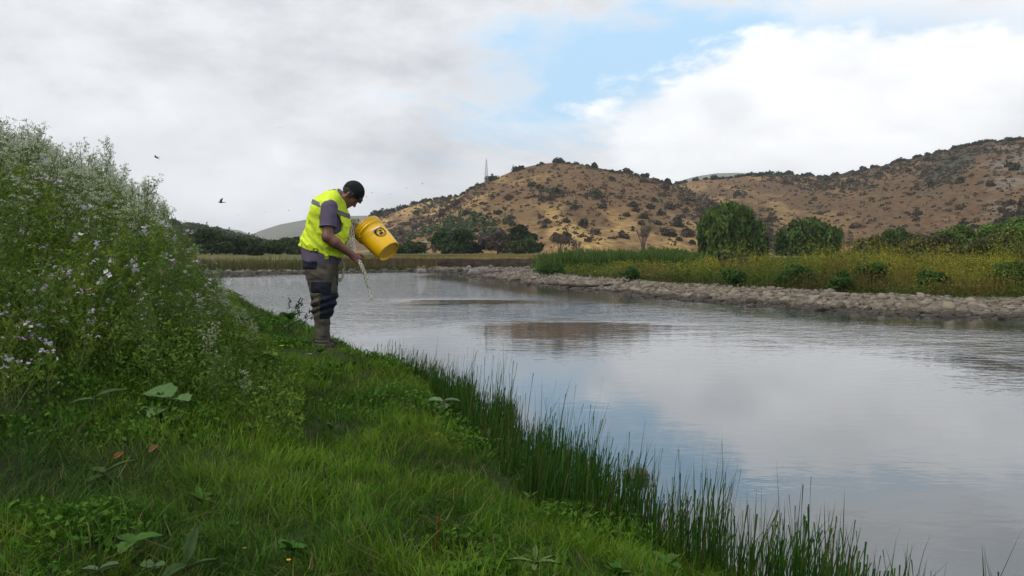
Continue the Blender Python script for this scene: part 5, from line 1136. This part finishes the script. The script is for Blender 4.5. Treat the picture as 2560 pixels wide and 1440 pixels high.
for sg in (-1, 1):
    BT = Field((-.14, sg*.11-.09, -.02), (.20, sg*.11+.09, .16), .006)
    bx_ = .008 if sg < 0 else -.022
    BT.cone((-.050+bx_, sg*.108, .05), (.10+bx_, sg*.118, .038), .048, .042, .02, (1, .95, .9)); BT.cone((-.02+bx_, sg*.107, .10), (-.02+bx_, sg*.107, .04), .050, .048, .02)
    BT.add(lambda X, Y, Z: np.maximum(np.sqrt(np.clip(np.abs(X-.03-bx_)-.085, 0, 1)**2+(Y-sg*.113)**2)-.052, np.abs(Z-.004)-.012), (-.14, sg*.11-.08, -.02), (.2, sg*.11+.08, .03), .004)
    ob('boot', BT.mesh('boot', BOOT), man)
# cap worn backwards, hair below it, strap over the forehead
CPF = Field(hd(-.17, 0, 0)*0+HC-.20, HC+.20, .005)
def headc(X, Y, Z): return (X-HC[0])*f_[0]+(Z-HC[2])*f_[2], Y-HC[1], (X-HC[0])*u_[0]+(Z-HC[2])*u_[2]
def cap_d(X, Y, Z):
    a, b, c = headc(X, Y, Z)
    d = (np.sqrt(((a+.008)/.112)**2+(b/.091)**2+((c-.040)/.108)**2)-1)*.09
    return np.maximum(d+.0015*np.abs(np.sin(np.arctan2(b, a+.01)*3)), np.maximum(-(c-.040+.30*a*0-.12*np.maximum(-a, 0)*-1.2), -.3))
CPF.add(cap_d, HC-.19, HC+.19, .003)
CPF.cone(hd(-.080, -.045, .020), hd(-.080, .045, .020), .020, .020, .02)
cap = ob('cap', CPF.mesh('cap', BLACKC), man)
def hair_d(X, Y, Z):
    a, b, c = headc(X, Y, Z)
    d = (np.sqrt(((a+.010)/.107)**2+(b/.086)**2+((c-.040)/.100)**2)-1)*.085+.004*(vn3(X, Y, Z, 90, 3)*2-1)
    front = .006+.55*np.maximum(a-.055, 0)+.0*b
    cut_ = np.where(a > .03, front-c+.010, -.055-c)      # hairline
    earhole = .030-np.sqrt((a+.004)**2+(c+.015)**2)
    return np.maximum(np.maximum(d, cut_), np.where(np.abs(b) > .05, earhole, -1))
HR = Field(HC-.16, HC+.16, .0045); HR.add(hair_d, HC-.15, HC+.15, .003)
HR.cone(hd(.098, 0, .052), hd(.118, -.012, .030), .020, .010, .012); HR.cone(hd(.092, -.03, .05), hd(.108, -.040, .024), .018, .008, .012); HR.cone(hd(.092, .03, .05), hd(.110, .034, .026), .018, .008, .012)
for sg in (-1, 1): HR.cone(hd(.022, sg*.074, .02), hd(.026, sg*.070, -.022), .012, .007, .008)
ob('hair', HR.mesh('hair', HAIRM), man)
ev, et = tube([hd(.088, y, .058-1.6*y*y*2) for y in np.linspace(-.05, .05, 9)], .004, 6)
ob('cap_strap', me('cap_strap', ev, et, None, True, [REFL]), cap)
for sg in (-1, 1):
    for nm, r0, off, m in (('eye', .0095, .0805, mat('eye_white', (.5, .47, .43), .25, .5)),):
        iv, it = ico(2); ob(nm, me(nm, iv*r0+hd(off, sg*.031, -.002), it, None, True, [m]), bd)
    bv, bt_ = tube([hd(.094-8*(y*y), sg*(.030+y), .014) for y in np.linspace(-.016, .018, 6)], [.002, .0045, .005, .0048, .004, .002], 6)
    ob('eyebrow', me('eyebrow', bv, bt_, None, True, [HAIRM]), bd)
# ---- bucket (a thing of its own, held in the far hand)
YEL = mat('yellow_plastic', (.86, .48, .004), rough=.32, spec=.5, var=.04, nscale=5, bump=.03, bscale=40)
EMB = mat('dark_print', (.035, .026, .018), rough=.5); WHT = mat('white_plastic', (.75, .75, .72), rough=.4); WIRE = mat('galvanised_wire', (.45, .43, .38), rough=.35, metal=.8, spec=.5)
def bucket():
    by = .10                                            # deeper than the man's mid plane
    k = (7.8+by)/7.8
    rim = L(906, 570)*k; bot = L(969.5, 633)*k; rim[2] = (872-570)/MS+0; bot[2] = (872-633)/MS
    ax = np.array([bot[0]-rim[0], -.13, bot[2]-rim[2]]); ln = np.linalg.norm(ax); ax /= ln    # axis tips towards the camera at the base
    c0 = np.array([rim[0], by+.075, rim[2]])
    e1 = np.cross(ax, (0, 1., 0)); e1 /= np.linalg.norm(e1); e2 = np.cross(ax, e1)
    H_, r0, r1 = .372, .146, .122
    prof = [(0, r0+.004), (.004, r0+.007), (.010, r0+.008), (.022, r0+.008), (.025, r0+.002), (.036, r0+.001), (.038, r0+.008), (.044, r0+.009), (.047, r0+.001), (.066, r0), (.068, r0+.008), (.076, r0+.009), (.079, r0-.003),
            (.12, r0-.006), (.20, r0-.011), (.28, r0-.017), (.350, r1+.001), (.362, r1-.001), (.370, r1-.004), (.372, r1-.010), (.368, r1-.014), (.356, r1-.018), (.354, r1-.03), (.354, .05), (.354, .0008)]
    inner = [(0.0, r0-.0005), (.1, r0-.010), (.34, r1-.006), (.349, r1-.012), (.349, .0008)]
    def rev(pr, flip):
        n = 72; a = np.arange(n)*2*np.pi/n; V = np.concatenate([c0+ax*h+r*(np.cos(a)[:, None]*e1+np.sin(a)[:, None]*e2) for h, r in pr])
        i = np.arange(n); j = (i+1) % n
        Q = np.concatenate([np.stack([k_*n+i, k_*n+j, (k_+1)*n+j, (k_+1)*n+i], 1) for k_ in range(len(pr)-1)])
        return V, (Q[:, ::-1] if flip else Q)
    pr = inner[::-1]+prof; V, Q = rev(pr, False)
    root = empty('bucket', (MX, MY, MZ), 'yellow plastic bucket with dark round emblem tilted in the man\'s hand', 'bucket')
    ob('shell', me('shell', V, Q, None, True, [YEL]), root)
    def surf(h, ang, off=.0012):
        r = np.interp(h, [p[0] for p in prof[12:20]], [p[1] for p in prof[12:20]])
        return c0+ax*h+(r+off)*(np.cos(ang)*e1+np.sin(ang)*e2)
    # angle that faces the camera and one towards the upper right
    tocam = math.atan2(-e2[1], -e1[1]); upr = np.array([.55, -.95, .45]); 
    ea = math.atan2(upr@e2, upr@e1); eh = .205; ER = .060
    def disc(name, fr, fa, nring, nseg, off, m, parent):
        V = []; F_ = []
        for i in range(nring+1):
            for j in range(nseg+1):
                x, y = fr(i/nring, j/nseg); V.append(surf(eh+y, ea+x/.134, off))
        for i in range(nring):
            for j in range(nseg): F_.append((i*(nseg+1)+j, i*(nseg+1)+j+1, (i+1)*(nseg+1)+j+1, (i+1)*(nseg+1)+j))
        return ob(name, me(name, np.array(V), np.array(F_), None, True, [m]), parent)
    rot = rad(0)
    emb = disc('emblem', lambda s, t: ((.66+.34*s)*ER*math.cos(t*2*math.pi), (.66+.34*s)*ER*math.sin(t*2*math.pi)), None, 3, 40, .0012, EMB, root)
    disc('emblem_boulder', lambda s, t: (.004+.024*s*math.cos(t*2*math.pi), .018+.016*s*math.sin(t*2*math.pi)), None, 3, 20, .0014, EMB, emb)
    disc('emblem_peak', lambda s, t: (-.008+.014*s*math.cos(t*2*math.pi)*(1-.3*math.sin(t*6.28)), -.011+.012*s*math.sin(t*2*math.pi)), None, 3, 12, .0014, EMB, emb)
    for k_ in range(9):                                 # the ring of small letters, too small to read
        a = rad(38+k_*13); 
        disc('emblem_letter', lambda s, t, a=a: ((.74+.18*s)*ER*math.cos(a+(t-.5)*.11), (.74+.18*s)*ER*math.sin(a+(t-.5)*.11)), None, 1, 2, .0022, YEL, emb)
    # bail: wire from ear to ear sagging over the front, with a white grip
    ah = .085; aL = ea+rad(-82); aR = ea+rad(82); A = surf(ah, aL, .012); B_ = surf(ah, aR, .012)
    tgt = surf(.175, ea+rad(6), .030); pts = []
    for s in np.linspace(0, 1, 33):
        an = aL+(aR-aL)*s; hh = ah+(.165-ah)*math.sin(s*math.pi)**.8; pts.append(surf(hh, an, .010+.012*math.sin(s*math.pi)))
    v, q = tube(pts, .0022, 6); hnd = ob('handle', me('handle', v, q, None, True, [WIRE]), root)
    v, q = tube(pts[15:22], .0095, 10); ob('grip', me('grip', v, q, None, True, [WHT]), hnd)
    for an in (aL, aR):
        v, q = tube([surf(ah, an, -.002), surf(ah, an, .010), surf(ah, an, .012)], [.016, .014, .001], 14); ob('handle_ear', me('handle_ear', v, q, None, True, [YEL]), root)
bucket()
# ---- rope: chain of pale plaited cord
ROPE = mat('pale_cord', (.66, .62, .52), rough=.9, spec=.1, var=.15, nscale=40, bump=.5, bscale=220)
def spline(pts, n):
    pts = np.asarray(pts, float); d = np.concatenate([[0], np.cumsum(np.linalg.norm(np.diff(pts, axis=0), axis=1))]); s = np.linspace(0, d[-1], n); out = []
    ext = np.concatenate([[2*pts[0]-pts[1]], pts, [2*pts[-1]-pts[-2]]])
    for v in s:
        i = min(np.searchsorted(d, v, 'right')-1, len(pts)-2); t = (v-d[i])/(d[i+1]-d[i]+1e-9); p0, p1, p2, p3 = ext[i:i+4]
        out.append(.5*((2*p1)+(p2-p0)*t+(2*p0-5*p1+4*p2-p3)*t*t+(3*p1-p0-3*p2+p3)*t**3))
    return np.array(out), d[-1]
def plait(acc, pts, wid=.0150, r=.0048, pitch=.13):
    ctr, ln = spline(pts, 240); n = max(int(ln/.009), 12); ctr, ln = spline(pts, n)
    tg = np.gradient(ctr, axis=0); tg /= np.linalg.norm(tg, axis=1)[:, None]+1e-9
    a = np.cross(tg, (0, 1., .05)); a /= np.linalg.norm(a, axis=1)[:, None]+1e-9; b = np.cross(tg, a); s = np.linspace(0, ln, n)
    for k in range(3):
        ph = s/pitch*2*np.pi+k*2*np.pi/3
        v, q = tube(ctr+a*(wid*np.sin(ph))[:, None]+b*(wid*.5*np.sin(2*ph))[:, None], r, 5); acc.append((v, q))
def rope():
    root = empty('rope', (MX, MY, MZ), 'pale plaited rope hanging from the man\'s hands towards the river', 'rope')
    def build(name, paths, **kw):
        acc = []; [plait(acc, p, **kw) for p in paths]
        V = []; Q = []; n = 0
        for v, q in acc: V.append(v); Q.append(q+n); n += len(v)
        ob(name, me(name, np.concatenate(V), np.concatenate(Q), None, True, [ROPE]), root)
    build('hanging_length', [[L(899, 646, -.15), L(906, 654, -.17), L(912, 668, -.17), L(920, 690, -.16), L(925, 708, -.16), L(930, 726, -.16), L(934, 742, -.16), L(932, 750, -.16)],
                             [L(904, 652, -.165), L(915, 672, -.18), L(924, 700, -.17), L(929, 718, -.17)]])
    build('carried_length', [[L(870, 572, .06), L(876, 590, .0), L(882, 606, -.06), L(887, 622, -.12), L(893, 636, -.15), L(900, 647, -.155)],
                             [L(866, 580, .05), L(869, 602, .0), L(877, 618, -.06), L(886, 632, -.13), L(897, 645, -.14)],
                             [L(872, 566, .10), L(880, 588, .03), L(884, 608, -.03), L(891, 628, -.11), L(898, 643, -.14)]])
    rng = np.random.default_rng(3); pth = []
    for k in range(4):
        c = L(879, 563, .14); pth.append([c+np.array([.035*math.cos(a+k)+rng.uniform(-.012, .012), rng.uniform(-.03, .03), .045*math.sin(a*1.0+k*1.7)+rng.uniform(-.01, .01)]) for a in np.linspace(0, 4.8, 8)])
    build('gathered_loops', pth, wid=.007, r=.0045, pitch=.06)
    build('trailing_loop', [[L(848, 648, .05), L(853, 656, .06), L(856, 668, .07), L(855, 684, .08), L(852, 696, .08), L(847, 706, .06), L(840, 703, .04), L(847, 699, .0), L(853, 702, .02), L(855, 690, .06), L(853, 676, .07)]], wid=.008, r=.004, pitch=.07)
rope()
